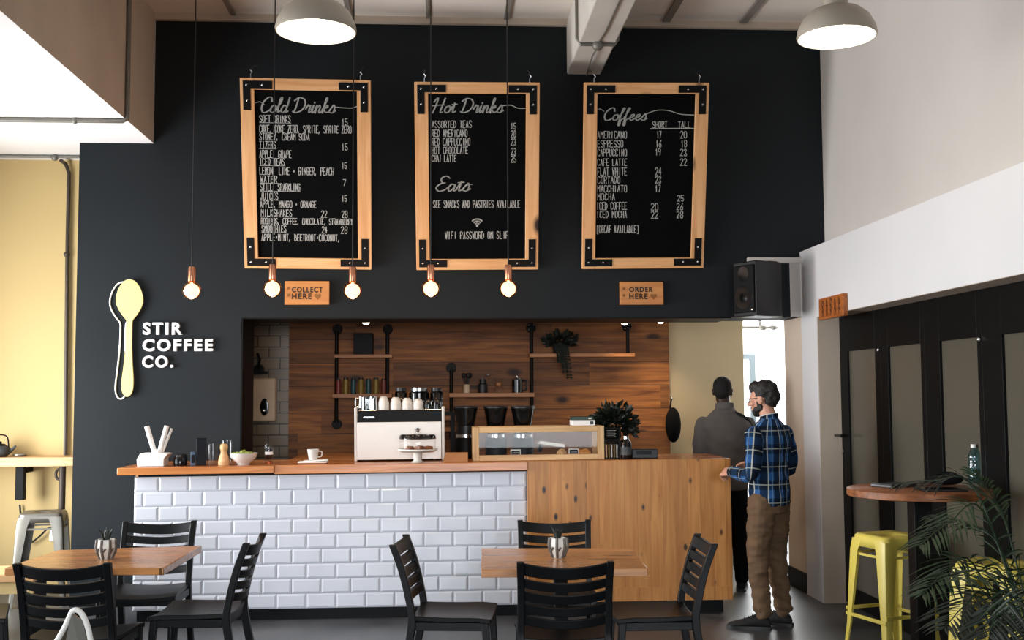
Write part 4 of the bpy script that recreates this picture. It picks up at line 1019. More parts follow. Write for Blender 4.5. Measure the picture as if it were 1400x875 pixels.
P('carton', MB().bb((-.036, -.04, 0), (.036, .04, .195)), 'navy', t, .003)
P('flap', MB().bb((-.034, -.038, .1952), (.034, .038, .199)), 'navy', t)
t = T('card_box', 'shorter slate blue box against the tall navy box', 'box', ctop(265, 632, Y1-.01), .2)
P('carton', MB().bb((-.022, -.04, 0), (.012, .02, .10)), 'bluecard', t, .003)
P('label', MB().bb((-.018, -.0412, .02), (.008, -.0402, .08)), 'navy', t)
def tumbler(px, py, Y, r, h, label, m='clear'):
    t = T('drinking_glass', label, 'glass', ctop(px, py, Y))
    P('wall', MB().lathe([(r*.82, .0), (r*.86, .006), (r, h), (r-.003, h), (r*.84, .01), (0, .01), (0, 0)], n=28), m, t, smooth=60)
    P('rim', MB().lathe([(r-.003, h), (r+.001, h), (r+.001, h+.003), (r-.003, h+.003)], n=28), 'clear', t)
    P('base', MB().lathe([(0, 0.0002), (r*.8, 0.0002), (r*.8, .009), (0, .009)], n=24), 'clear', t)
tumbler(290.5, 633, Y1, .042, .155, 'clear drinking glass beside the tall navy box')
tumbler(310, 629, 8.45, .042, .175, 'taller clear glass behind the wooden pepper mill')
t = T('pepper_mill', 'waisted pale wooden pepper mill beside the white bowl', 'mill', ctop(306, 631, Y1-.02))
P('mill_body', MB().lathe([(0, 0), (.04, 0), (.043, .02), (.036, .055), (.022, .09), (.024, .10), (0, .10)], n=24), 'shelfpine', t, smooth=60)
P('mill_head', MB().lathe([(0, .1005), (.022, .1005), (.03, .125), (.027, .15), (.012, .157), (0, .157)], n=24), 'casez', t, smooth=60)
t = T('salad_bowl', 'white footed bowl filled with green salad on the counter', 'bowl', ctop(333, 631, Y1))
P('bowl', MB().lathe([(0, 0), (.045, 0), (.045, .008), (.06, .02), (.09, .05), (.102, .085), (.098, .085), (.085, .052), (.05, .022), (0, .02)], n=36), 'white', t, smooth=60)
sal = MB(); rr = random.Random(3)
for i in range(60):
    a = rr.uniform(0, 2*pi); d = rr.uniform(0, .08)
    sal.ball((d*cos(a), d*sin(a), .072+rr.uniform(0, .03)*(1-d/.1)), rr.uniform(.008, .016), 7, 5, sx=rr.uniform(.7, 1.4), sz=rr.uniform(.5, 1))
P('salad', sal, 'salad', t, kind='stuff')
t = T('tealight_glass', 'stemless glass holding a dark candle on a copper foot', 'candle holder', ctop(367.5, 627, Y1+.1))
P('foot', MB().lathe([(0, 0), (.024, 0), (.026, .012), (.018, .02), (0, .02)], n=24), 'copper', t)
P('glass_cup', MB().lathe([(.018, .0202), (.036, .05), (.043, .09), (.034, .145), (.031, .145), (.04, .09), (.033, .053), (0, .025)], n=28), 'clear', t, smooth=60)
P('candle', MB().lathe([(0, .035), (.022, .035), (.028, .06), (.028, .11), (0, .112)], n=20), 'blackgloss', t)
P('paper_label', MB().lathe([(.0, .066), (.0288, .066), (.0288, .088), (.0, .088)], n=20), 'whitematt', t)
t = T('serving_board', 'thin wooden board with folded white napkins under the cup', 'board', ctop(428, 632, Y1))
P('board_base', MB().bb((-.095, -.06, 0), (.095, .06, .008)), 'shelf', t, .003)
P('napkin', MB().bb((-.105, -.062, .0082), (.108, .058, .018)).box((.02, .0, .023), (.18, .11, .008), Euler((0, -.05, .08))), 'whitematt', t, .002)
t = T('coffee_cup', 'single white cup standing on folded napkins', 'cup', ctop(428, 624, Y1)+Vector((0, 0, .028)))
def cup_parts(t, m, r=.044, h=.078, handle=True):
    P('cup_body', MB().lathe([(0, 0), (r*.66, 0), (r*.72, .006), (r, h), (r-.004, h), (r*.68, .01), (0, .008)], n=28), m, t, smooth=60)
    if handle: P('handle', MB().tube(catmull([(r*.9, 0, h*.8), (r*1.45, 0, h*.75), (r*1.4, 0, h*.35), (r*.8, 0, h*.25)], 5), .005, 8), m, t)
cup_parts(t, 'white')

# ---------------- espresso machine
Y2 = 8.42; u = SCL(Y2)
m0, m1 = ctop(484.5, 632, Y2), ctop(609, 630, Y2)
t = T('espresso_machine', 'white espresso machine with a black upper band on the counter', 'coffee machine', (m0+m1)/2+Vector((0, 0, .001)), rot=(0, -atan2(zr-zl, wR-xl), 0))
W = m1.x-m0.x; zc_ = t.location.z
tz = lambda py: at(547, py, Y2).z-zc_
P('rear_panel', MB().bb((-W/2+.02, 0, .012), (W/2-.03, .012, tz(577))), 'white', t, .003)
P('black_band', MB().bb((-W/2+.024, .002, tz(577)+.0005), (W/2-.022, .30, tz(561.5))), 'blackpaint', t, .004)
P('cabinet_body', MB().bb((-W/2+.03, .0125, .012), (W/2-.035, .42, tz(577)-.02)), 'steel', t, .004)
for s in (-1, 1):
    x0 = -W/2 if s < 0 else W/2-.026
    pts = [(0.0, .0), (0.0, tz(563)), (-.015, tz(557)), (.02, tz(556)), (.30, tz(562)), (.42, tz(590)), (.42, .0)]
    m_ = MB(); n_ = len(pts); m_.add([(x0, y, z) for y, z in pts]+[(x0+.022, y, z) for y, z in pts], [list(range(n_)), [n_+i for i in range(n_)][::-1]]+[(i, n_+i, n_+(i+1) % n_, (i+1) % n_) for i in range(n_)])
    P('side_panel', m_, 'white', t, .006)
P('cup_rail', MB().tube([(-W/2+.03, .008, tz(560.5)), (W/2-.03, .008, tz(560.5))], .003, 8), 'chrome', t)
P('badge', MB().bb((-W/2+.07, -.001, tz(571)), (-W/2+.15, .002, tz(569.5))), 'chrome', t)
for s in (-1, 1):
    P('foot', MB().cyl((s*(W/2-.08), .08, 0), (s*(W/2-.08), .08, .013), .02), 'blackplastic', t)
ctopz = zc_+tz(561.5)+.006
mc = t.location.copy(); my = Y2+.072
def on_machine(px): return Vector((at(px, 560, my).x, my, ctopz))
def jug(px, label, r=.042, h=.10):
    t = T('milk_jug', label, 'milk jug', on_machine(px), pi, group='steel milk jugs on the espresso machine')
    P('jug_body', MB().lathe([(0, 0), (r, 0), (r*1.02, .02), (r*.85, h*.72), (r*.9, h), (r*.86, h), (r*.8, h*.72), (0, .01)], n=24), 'chrome', t, smooth=60)
    P('handle', MB().tube(catmull([(r*.85, 0, h*.9), (r*1.5, 0, h*.85), (r*1.5, 0, h*.3), (r*.95, 0, h*.22)], 5), .0045, 8), 'chrome', t)
    P('spout', MB().lathe([(.012, 0), (.018, .02), (.016, .02), (.01, 0)], (-r*.9, 0, h*.85), n=10), 'chrome', t)
    return t
jug(496, 'steel milk jug at the left end of the machine top', r=.036); j2 = jug(503.5, 'steel milk jug in the middle of the three on the machine', r=.036, h=.105); j2.location.y += .1; j2.rotation_euler.z = pi/2
jug(510.5, 'steel milk jug next to the white cups on the machine', r=.036, h=.102).rotation_euler.z = pi/2
for i, px_ in enumerate((524.5, 541, 556.5, 571.5)):
    t = T('coffee_cup', ['upturned white cup on the machine, next to the steel jugs', 'second white cup from the jugs on the machine', 'third white cup from the jugs on the machine', 'white cup on the machine beside the black cups'][i], 'cup', on_machine(px_), group='white cups on the espresso machine')
    r = .043; h = .098-.006*i
    P('cup_body', MB().lathe([(0, h), (r*.55, h), (r*.75, h-.006), (r*.98, h*.55), (r, 0), (r-.004, 0), (r*.9, h*.5), (0, h-.012)], n=28), 'white', t, smooth=60)
    P('foot_ring', MB().lathe([(r*.45, h-.0005), (r*.55, h-.0005), (r*.53, h+.004), (r*.47, h+.004)], n=24), 'white', t)
for i, px_ in enumerate((585.5, 597.5)):
    t = T('coffee_cup', ['black cup on the machine beside the white cups', 'black cup at the right end of the machine top'][i], 'cup', on_machine(px_), group='black cups on the espresso machine')
    r = .033; h = .085
    P('cup_body', MB().lathe([(0, h), (r*.6, h), (r*.8, h-.006), (r, h*.5), (r, 0), (r-.004, 0), (r*.9, h*.5), (0, h-.012)], n=28), 'blackgloss', t, smooth=60)
    P('handle', MB().tube(catmull([(-r*.95, -.01, h*.8), (-r*1.3, -.02, h*.7), (-r*1.3, -.02, h*.35), (-r*.95, -.01, h*.25)], 5), .004, 8), 'steel', t)

# ---------------- cake stand
Y3 = 8.24; u = SCL(Y3)
t = T('cake_stand', 'glass domed cake stand with brown cakes before the white machine', 'cake stand', ctop(571, 633, Y3))
zc_ = t.location.z; tz = lambda py: at(571, py, Y3).z-zc_
P('stem', MB().lathe([(0, 0), (.05, 0), (.046, .006), (.03, .012), (.036, tz(619)), (0, tz(619))], n=28), 'potwhite', t, smooth=40)
P('plate', MB().lathe([(0, tz(618.5)), (.12, tz(618)), (.15, tz(615)), (.148, tz(613.5)), (.12, tz(616)), (0, tz(616.5))], n=40), 'white', t, smooth=50)
P('glass_dome', MB().lathe([(.134, tz(614.5)), (.134, tz(600)), (.128, tz(596)), (.09, tz(594)), (.0, tz(592.5))], n=40), 'clear', t, smooth=60)
P('dome_rim', MB().lathe([(.130, tz(600)), (.137, tz(600)), (.134, tz(596)), (.125, tz(594.2)), (.122, tz(595))], n=40), 'greyglass', t, smooth=60)
P('knob', MB().lathe([(0, tz(591.5)), (.012, tz(591.3)), (.014, tz(588.5)), (.022, tz(587)), (.02, tz(585.5)), (0, tz(585))], n=20), 'chrome', t, smooth=50)
for i, (dx, dy_) in enumerate(((-.06, 0), (.01, -.05), (.015, .05), (.08, 0))):
    one('cake', MB().lathe([(0, 0), (.03, 0), (.036, .012), (.03, .026), (.012, .03), (0, .03)], n=16), 'cake', ['brown cake under the glass dome, leftmost', 'brown cake at the front under the glass dome', 'brown cake at the back under the glass dome', 'brown cake under the glass dome, rightmost'][i], 'cake', (t.location.x+dx, t.location.y+dy_, zc_+tz(615.3)), group='brown cakes under the glass dome')
t = T('card_stand', 'folded brown cardboard wedge between the machine and display case', 'card stand', ctop(623, 629, Y3))
P('face_panel', MB().prism([(-.095, 0), (.09, 0), (.09, .07), (-.075, .07)], -.02, -.017), 'card', t)
P('back_panel', MB().add([(-.095, 0, 0), (.09, .08, 0), (.09, -.018, .07), (-.075, -.018, .07), (-.095, .003, 0), (.09, .083, 0), (.09, -.015, .07), (-.075, -.015, .07)], [(0, 1, 2, 3), (7, 6, 5, 4), (0, 4, 5, 1), (1, 5, 6, 2), (2, 6, 7, 3), (3, 7, 4, 0)]), 'card', t)

# ---------------- display case
Y4 = 8.26
d0, d1 = ctop(646.5, 629, Y4), ctop(826.5, 627, Y4)
t = T('display_case', 'pallet wood and glass display case with pastries on the counter', 'display case', d0)
t.rotation_euler = (0, -atan2(d1.z-d0.z, d1.x-d0.x), 0)
W = d1.x-d0.x; H = at(646, 584.5, Y4).z-d0.z; dd = .34; bw = .048
for x0, x1 in ((0, bw), (W-bw, W)):
    P('front_post', MB().bb((x0, 0, 0), (x1, .045, H)), 'casez', t, .003); P('back_post', MB().bb((x0, dd-.045, 0), (x1, dd, H)), 'casez', t, .003)
P('front_rail', MB().bb((bw, .002, 0), (W-bw, .044, .042)), 'case', t, .003); P('front_rail', MB().bb((bw, .002, H-.042), (W-bw, .044, H)), 'case', t, .003)
P('back_rail', MB().bb((bw, dd-.044, H-.042), (W-bw, dd-.002, H)), 'case', t, .003)
for x0, x1 in ((0.002, bw-.002), (W-bw+.002, W-.002)):
    P('side_rail', MB().bb((x0, .0455, 0), (x1, dd-.0455, .04)), 'case', t); P('side_rail', MB().bb((x0, .0455, H-.04), (x1, dd-.0455, H)), 'case', t)
P('floor_board', MB().bb((bw, .0445, .002), (W-bw, dd-.002, .018)), 'case', t)
P('front_glass', MB().bb((bw, .018, .042), (W-bw, .022, H-.042)), 'clear', t)
P('top_glass', MB().bb((bw, .045, H-.02), (W-bw, dd-.045, H-.016)), 'clear', t)
def in_case(px, dy_): 
    x = at(px, 620, Y4+dy_).x; return Vector((x, Y4+dy_, cz(x)+.0195))
for px_, lb in ((705, 'small chalk price tag in the left half of the display case'), (784.5, 'small chalk price tag beside the golden pastry in the display case')):
    t2 = T('price_tag', lb, 'price tag', in_case(px_, .07), rot=(-.12, 0, 0), group='chalk price tags in the display case')
    P('tag_frame', MB().bb((-.038, 0, 0), (.038, .008, .062)), 'potwhite', t2, .002)
    P('tag_slate', MB().bb((-.032, -.001, .007), (.032, .002, .055)), 'slate', t2)
    sc = MB(); rr = random.Random(px_)
    for r in range(2):
        for i in range(4):
            x = -.024+i*.013; z = .037-.016*r; sc.ribbon([(x, z-.004), (x+.004, z+.006), (x+.008, z-.002)], .0022, -.001, .0006)
    P('chalk_marks', sc, 'chalk', t2, smooth=0)
rr = random.Random(5)
for i, (px_, dy_, r, lb) in enumerate(((800, .14, .04, 'golden pastry right of the chalk tag in the display case'), (792, .2, .033, 'golden pastry tucked behind the right chalk tag'), (768, .15, .042, 'pale bun left of the right chalk tag in the display case'))):
    t2 = T('pastry', lb, 'pastry', in_case(px_, dy_), .4*i, group='pastries in the display case')
    P('crust', MB().ball((0, 0, r*.62), r, 18, 10, sx=1.15, sy=.8, sz=.62), 'pastry' if i < 2 else 'shelfpine', t2, smooth=60)
    P('fold', MB().tube(catmull([(-r*.9, 0, r*.5), (-r*.3, .01, r*1.2), (r*.4, -.01, r*1.2), (r*.95, 0, r*.5)], 5), [.006]*16, 8), 'pastry' if i < 2 else 'shelfpine', t2)
t2 = T('cake_tray', 'tilted white tray inside the display case', 'tray', in_case(752, .24)+Vector((0, 0, .02)), rot=(0, .15, .1))
P('tray_base', MB().bb((-.10, -.03, .06), (.10, .05, .068)), 'potwhite', t2, .003); P('tray_lip', MB().bb((-.10, -.03, .068), (.10, -.024, .085)), 'potwhite', t2)
P('tray_leg', MB().bb((-.09, -.02, .0), (-.07, .04, .06)).bb((.07, -.02, .0), (.09, .04, .06)), 'blackpaint', t2)
zt_ = d0.z+H; 
for i, (x0, x1, dz0, dz1, m_, lb) in enumerate(((781, 812, 0, .04, 'whitematt', 'white carton lying on top of the display case'), (781.5, 809, .041, .066, 'greenbox', 'dark green carton stacked on the white carton'))):
    a, b_ = at(x0, 580, Y4+.1), at(x1, 580, Y4+.1)
    zc_ = d0.z+H+(cz((a.x+b_.x)/2)-cz(d0.x))+.003
    t2 = T('carton', lb, 'carton', ((a.x+b_.x)/2, Y4+.12, zc_+dz0))
    w_ = (b_.x-a.x)/2
    P('carton_body', MB().bb((-w_, -.09, 0), (w_, .09, dz1-dz0)), m_, t2, .002)
    P('print_panel', MB().bb((w_*.55, -.0912, .008), (w_*.85, -.0902, dz1-dz0-.008)), 'blackplastic' if i == 0 else 'potwhite', t2)
# ---------------- right end of the counter
t = T('menu_stand', 'black framed counter card beside the display case', 'menu stand', ctop(837, 625, 8.33))
P('frame', MB().bb((-.062, 0, .14), (.062, .012, .235)), 'blackpaint', t, .003)
P('card_face', MB().bb((-.054, -.0015, .148), (.054, .001, .227)), 'slate', t)
sc = MB()
for i in range(5): sc.ribbon([(-.04, .165+.012*i), (-.01+.012*(i % 3), .165+.012*i), (.03-.006*(i % 2), .166+.012*i)], .0025, -.0015, .0006)
P('chalk_marks', sc, 'chalk', t, smooth=0)
P('rack', MB().bb((-.06, 0, 0), (.06, .10, .006)).bb((-.06, .0, .006), (-.05, .012, .14)).bb((.05, 0, .006), (.06, .012, .14)), 'blackpaint', t)
for i in range(5):
    one('sachet', MB().bb((-.005, 0, 0), (.005, .06, .10)), ['shelfpine', 'mustard', 'potwhite', 'mustard', 'potwhite'][i], ['upright pale brown sachet, leftmost in the rack under the counter card', 'upright mustard sachet beside the leftmost pale brown one', 'upright white sachet in the middle of the rack under the counter card', 'upright mustard sachet right of the middle white one', 'upright white sachet, rightmost in the rack under the counter card'][i], 'sachet', (t.location.x-.04+.02*i, t.location.y+.02, t.location.z+.0065), group='sachets in the black rack', bevel=.002)
t = T('sauce_bottle', 'dark glass bottle with a printed label right of the counter card', 'bottle', ctop(856, 625, 8.30))
P('bottle_body', MB().lathe([(0, 0), (.04, 0), (.043, .008), (.043, .115), (.03, .14), (.02, .15), (0, .15)], n=28), 'blackgloss', t, smooth=60)
P('cap', MB().lathe([(0, .1502), (.022, .1502), (.022, .17), (0, .17)], n=20), 'chrome', t)
P('label', MB().lathe([(.0435, .03), (.0442, .03), (.0442, .09), (.0435, .09)], n=28), 'potgrey', t)
t = T('card_reader', 'low black box on the counter beside the dark bottle', 'box', ctop(880, 626, 8.36))
P('case_body', MB().bb((-.1, -.06, 0), (.1, .06, .07)), 'blackplastic', t, .006)
P('display', MB().bb((-.07, -.0612, .03), (.05, -.0602, .06)), 'blackgloss', t)
# ---------------- coffee grinders behind the case
for i, (px_, lb) in enumerate(((637, 'coffee grinder with a black hopper next to the espresso machine'), (678, 'coffee grinder with a black hopper behind the middle of three'), (715, 'coffee grinder with a black hopper furthest from the machine'))):
    Yg = 8.72
    if i == 1: lb = 'coffee grinder with a black hopper, middle of the three'
    t = T('coffee_grinder', lb, 'coffee grinder', (at(px_, 600, Yg).x, Yg, cz(at(px_, 600, Yg).x)+.0015), group='coffee grinders behind the display case')
    tz = lambda py: at(px_, py, Yg).z-t.location.z
    P('grinder_body', MB().lathe([(0, 0), (.085, 0), (.085, tz(602)), (.075, tz(598)), (0, tz(598))], n=28), 'blackpaint', t)
    P('silver_band', MB().lathe([(0, tz(598)), (.078, tz(598)), (.078, tz(594)), (0, tz(594))], n=28), 'chrome', t)
    P('collar', MB().lathe([(0, tz(594)), (.07, tz(594)), (.07, tz(582)), (0, tz(582))], n=28), 'blackplastic', t)
    P('hopper', MB().lathe([(0, tz(582)), (.07, tz(582)), (.095, tz(558)), (.088, tz(558)), (.06, tz(580)), (0, tz(580))], n=28), 'blackgloss', t)
    P('hopper_lid', MB().lathe([(0, tz(558)), (.098, tz(558)), (.098, tz(555.5)), (0, tz(554.5))], n=28), 'blackplastic', t)
    P('beans', MB().lathe([(0, tz(579)), (.058, tz(579)), (.075, tz(566)), (0, tz(566))], n=20), 'cake', t, kind='stuff')

# ================================================================== kitchen shelves on the plank wall
YK = YB-.0; dS = .20
def shelf(x0, x1, yt, yb_, label):
    Yf = YB-dS
    a, b_ = at(x0, yb_, Yf), at(x1, yt, Yf); a2 = at((x0+x1)/2, yb_, Yf); b2 = at((x0+x1)/2, yt, Yf)
    o_ = Vector(((a.x+b_.x)/2, Yf, a2.z))
    one('shelf_board', MB().bb((-(b_.x-a.x)/2, 0, 0), ((b_.x-a.x)/2, dS-.03, b2.z-a2.z)), 'shelf', label, 'shelf', o_, bevel=.003)
    return b2.z
zA = shelf(457, 536, 484.5, 489, 'wooden shelf board at the top left of the plank wall')
zB = shelf(454, 536, 538.5, 544, 'wooden shelf board carrying the row of coloured tins')
zC_ = shelf(614, 731, 537, 543, 'wooden shelf board carrying the cafetiere and glass brewer')
zD = shelf(724, 868, 483, 488, 'wooden shelf board with the trailing plant')
zE = shelf(600, 624, 568.5, 574.5, 'short wooden board end just right of the espresso machine')
zF = shelf(600, 624, 584, 590, 'lower short board end just right of the espresso machine')
def post(px, yt, yb_, label, flange_top=True, flange_bot=False):
    Yq = YB-.013
    a = at(px, yt, Yq); b_ = at(px, yb_, Yq)
    t = T('pipe_post', label, 'shelf support', (a.x, Yq, b_.z), group='black pipe shelf supports on the plank wall')
    L = a.z-b_.z
    P('pipe', MB().cyl((0, -.045, 0), (0, -.045, L), .017, n=12), 'blackpaint', t)
    for ok, z in ((flange_top, L), (flange_bot, 0)):
        if ok:
            fl = P('flange', MB().cyl((0, .0125, z), (0, -.02, z), .05, .045, n=20).cyl((0, -.02, z), (0, -.06, z), .024, n=12), 'blackpaint', t)
            for q in range(4): P('screw', MB().ball((.032*cos(pi/4+q*pi/2), -.021, z+.032*sin(pi/4+q*pi/2)), .006, 8, 6), 'chrome', fl)
post(461, 450, 580, 'black pipe on the left end of the coloured tins shelf', True, True)
post(530, 450, 600, 'black pipe on the right end of the coloured tins shelf')
post(617, 503, 600, 'black pipe beside the espresso machine with a round flange')
post(726, 448, 566, 'black pipe between the cafetiere and the trailing plant')
post(857, 446, 486, 'black pipe at the right end of the trailing plant shelf')
ys = YB-.10
def on(px, z): return Vector((at(px, 520, ys).x, ys, z+.0005))
cols = ['red', 'mustard', 'teal', 'mustard', 'teal', 'mustard', 'red']
nm = dict(red='red', mustard='mustard yellow', teal='teal')
pos = ['at the left end of the row', 'second from the left', 'third from the left', 'in the middle of the row', 'fifth from the left', 'second from the right', 'at the right end of the row']
for i in range(7):
    t = T('tin', '%s tin on the shelf, %s' % (nm[cols[i]], pos[i]), 'tin', on(462.5+i*10.3, zB), group='coloured tins on the kitchen shelf')
    h = .125+.01*(i % 2)
    P('can', MB().lathe([(0, 0), (.025, 0), (.025, h), (0, h)], n=20), cols[i], t)
    P('lid', MB().lathe([(0, h+.0003), (.02, h+.0003), (.02, h+.018), (0, h+.02)], n=20), 'blackplastic', t)
t = T('carton', 'dark box standing on the top left kitchen shelf', 'carton', on(497, zA)); P('carton_body', MB().bb((-.09, -.07, 0), (.09, .07, .20)), 'navy', t, .003); P('flap', MB().bb((-.088, -.068, .2002), (.088, .068, .204)), 'navy', t)
t = T('brush_cup', 'small pale pot of dark brushes on the kitchen shelf', 'pot', on(638, zC_))
P('pot_body', MB().lathe([(0, 0), (.034, 0), (.03, .08), (.026, .08), (.028, .006), (0, .006)], n=20), 'dispenser', t)
for k in range(5): P('brush', MB().cyl((0, 0, .01), (.03*cos(k*1.3), .02*sin(k*1.3), .15), .005, .005).ball((.035*cos(k*1.3), .023*sin(k*1.3), .165), .017, 8, 6, sz=1.5), 'blackplastic', t)
t = T('hand_grinder', 'black hand coffee grinder on the kitchen shelf', 'hand grinder', on(660, zC_))
P('grinder_body', MB().lathe([(0, 0), (.045, 0), (.045, .08), (.03, .09), (.03, .13), (0, .13)], n=24), 'blackplastic', t); P('crank', MB().tube([(0, 0, .13), (0, 0, .15), (.05, 0, .16)], .005, 8).ball((.05, 0, .17), .012, 10, 6), 'steel', t)
t = T('glass_brewer', 'hourglass glass coffee brewer on the kitchen shelf', 'coffee brewer', on(682, zC_))
P('glass_body', MB().lathe([(0, 0), (.05, 0), (.055, .03), (.02, .08), (.05, .14), (.048, .14), (.018, .08), (.052, .03), (0, .004)], n=24), 'clear', t, smooth=60); P('wooden_collar', MB().lathe([(.021, .065), (.032, .065), (.032, .095), (.021, .095)], n=20), 'shelf', t)
t = T('cafetiere', 'black cafetiere with a handle on the kitchen shelf', 'cafetiere', on(707, zC_))
P('jar_body', MB().lathe([(0, 0), (.05, 0), (.05, .12), (0, .12)], n=24), 'blackgloss', t); P('lid', MB().lathe([(0, .1203), (.052, .1203), (.045, .14), (.006, .145), (.006, .16), (.012, .165), (0, .172)], n=24), 'steel', t)
P('handle', MB().tube(catmull([(.048, 0, .11), (.085, 0, .11), (.085, 0, .03), (.048, 0, .02)], 5), .007, 8), 'blackplastic', t)
# glass jars behind the machine, on a back ledge
for i, (px_, h, r, lb) in enumerate(((548, .20, .05, 'tall glass jar behind the white cups, leftmost of three'), (573, .20, .085, 'wide glass jar behind the white cups, middle of three'), (597, .20, .055, 'tall glass jar behind the black cups'))):
    Yj = 9.25
    t = T('glass_jar', lb, 'jar', (at(px_, 560, Yj).x, Yj, at(px_, 563, Yj).z), group='glass jars behind the espresso machine')
    P('jar_body', MB().lathe([(0, 0), (r, 0), (r, h*.78), (r*.8, h*.85), (r*.77, h*.85), (r-.004, h*.77), (r-.004, .006), (0, .006)], n=24), 'greyglass', t, smooth=50)
    P('lid', MB().lathe([(0, h*.852), (r*.85, h*.852), (r*.85, h), (0, h)], n=24), 'blackplastic' if i != 1 else 'steel', t)
    P('contents', MB().lathe([(0, .008), (r-.006, .008), (r-.006, h*.5), (0, h*.52)], n=20), ['blackgloss', 'cake', 'cake'][i], t, kind='stuff')
zj = at(573, 563, 9.25).z
x_ = at(573, 560, 9.25).x; lg_ = zj-.0305-cz(x_)
t = T('jar_stand', 'black stand behind the espresso machine carrying the glass jars', 'stand', (x_, 9.25, zj-.0305))
P('stand_top', MB().bb((-.32, -.12, 0), (.32, .12, .03)), 'blackpaint', t)
for sx in (-1, 1): P('leg', MB().bb((sx*.28-.02, -.1, -lg_+.006), (sx*.28+.02, .1, -.0002)), 'blackpaint', t)
# towel dispenser on the tiled wall
a, b_ = at(345, 576, YB), at(379, 517, YB)
t = T('towel_dispenser', 'cream towel dispenser on the tiled kitchen wall', 'dispenser', ((a.x+b_.x)/2, YB+.0195, a.z))
W = (b_.x-a.x)/2; H = b_.z-a.z
P('housing', MB().bb((-W, -.13, 0), (W, 0, H)), 'dispenser', t, .015)
P('window', MB().ball((.05*.3, -.131, H*.33), .055, 20, 12, sx=.75, sy=.08, sz=1.5), 'blackgloss', t)
P('latch', MB().ball((.01, -.136, H*.25), .016, 12, 8, sy=.6), 'chrome', t)
# ceiling spots in the kitchen
for px_, py_, Yk_, lb in ((500.5, 441.5, 9.75, 'small spotlight glowing over the top left kitchen shelf'), (854, 442.5, 10.2, 'small spotlight glowing over the right end of the plant shelf'), (903, 440.5, 10.3, 'small spotlight glowing beside the cream wall')):
    p = at(px_, py_, Yk_)
    t = T('ceiling_spot', lb, 'spotlight', p, rot=(0, 0, 0), group='small ceiling spots in the kitchen')
    P('can', MB().lathe([(.0, .03), (.034, .03), (.04, .0), (.036, -.0), (.03, .026), (0, .026)], n=20), 'blackpaint', t); P('stem', MB().cyl((0, 0, .03), (0, 0, 2.75-p.z-.0005), .012), 'blackpaint', t)
    P('lens', MB().ball((0, 0, .008), .032, 14, 8, sz=.7), 'spotglow', t)
    l = bpy.data.lights.new('spot_light', 'SPOT'); l.energy = 9 if px_ < 520 else 30; l.color = (1, .78, .52); l.spot_size = radians(115); l.spot_blend = .9; l.shadow_soft_size = .04
    o_ = bpy.data.objects.new('spot_light', l); COL.objects.link(o_); o_.parent = t; o_.location = (0, -.0, -.03); o_.rotation_euler = (radians(-8), 0, 0)
# bag hanging on the end of the plank wall
a = at(920, 605, YB-.06)
t = T('hanging_bag', 'dark bag hanging at the right end of the plank wall', 'bag', (a.x, YB-.085, a.z))
P('bag_body', MB().ball((0, 0, .17), .17, 18, 12, sx=.45, sy=.4, sz=1.0), 'blackcloth', t, smooth=60)
P('strap', MB().tube(catmull([(-.03, 0, .3), (-.01, .03, .40), (.0, .06, .42)], 5), .008, 8), 'blackcloth', t)
P('hook', MB().cyl((0, .084, .42), (0, .04, .42), .008).ball((0, .04, .425), .013), 'steel', t)
# tube light fitting on the passage ceiling
a, b_ = at(1014, 447.5, 11.4), at(1064, 447, 11.4)
t = T('passage_light', 'slim pipe light fitting under the bright passage ceiling', 'light fitting', ((a.x+b_.x)/2, 11.4, a.z))
w_ = (b_.x-a.x)/2
P('tube', MB().cyl((-w_, 0, 0), (w_, 0, 0), .016), 'galvpipe', t); P('joint', MB().ball((0.03, 0, 0), .05, 14, 8, sz=.7).ball((w_*.75, 0, 0), .045, 14, 8, sz=.7), 'galvpipe', t)
P('drop_rod', MB().cyl((0, 0, 0), (0, 0, 3.2995-a.z), .012), 'galvpipe', t)
# ================================================================== plants
def frond_mb(pts, n, ll, wd, droop, rr, side=1.0, v=0.35):
    """leaflets along a curved midrib"""
    m = MB(); cp = catmull(pts, 8); N = len(cp)
    for k in range(n):
        f_ = 0.14+0.86*k/(n-1); i = min(N-2, int(f_*(N-1))); p = Vector(cp[i]).lerp(Vector(cp[i+1]), f_*(N-1)-i)
        tg = (Vector(cp[i+1])-Vector(cp[i])).normalized(); sd = tg.cross(Vector((0, 0, 1)))
        if sd.length < .1: sd = Vector((1, 0, 0))
        sd.normalize(); up = sd.cross(tg).normalized()
        L = ll*(sin(pi*min(1, .18+.82*f_))**.6*.85+.2)*rr.uniform(.85, 1.12)
        for s in (-1, 1):
            d = (sd*s*side+tg*rr.uniform(.55, .95)+up*rr.uniform(-.05, .4)*v).normalized()
            w0 = tg.cross(d).cross(d).normalized()*wd
            q0 = p; q1 = p+d*L*.35+Vector((0, 0, -droop*L*.05)); q2 = p+d*L*.7+Vector((0, 0, -droop*L*.22)); q3 = p+d*L+Vector((0, 0, -droop*L*.5))
            nr = d.cross(w0).normalized()*wd*.35
            vs = [q0, q1-w0, q1+nr, q1+w0, q2-w0*.8, q2+nr*.8, q2+w0*.8, q3]
            m.add(vs, [(0, 1, 2), (0, 2, 3), (1, 4, 5, 2), (2, 5, 6, 3), (4, 7, 5), (5, 7, 6)])
    return m
YPm = 4.7
base = at(1420, 930, YPm); base.x += .05
pz = base.z
t = T('potted_palm', 'dark green potted palm in the right foreground in front of a yellow stool', 'palm', (base.x, base.y, 0))
P('pot', MB().lathe([(0, 0), (.16, 0), (.21, .34), (.22, .36), (.2, .36), (.19, .32), (0, .32)], n=36), 'potgrey', t, smooth=50)
P('soil', MB().lathe([(0, .321), (.19, .321), (.0, .335)], n=24), 'soil', t)
rr = random.Random(21)
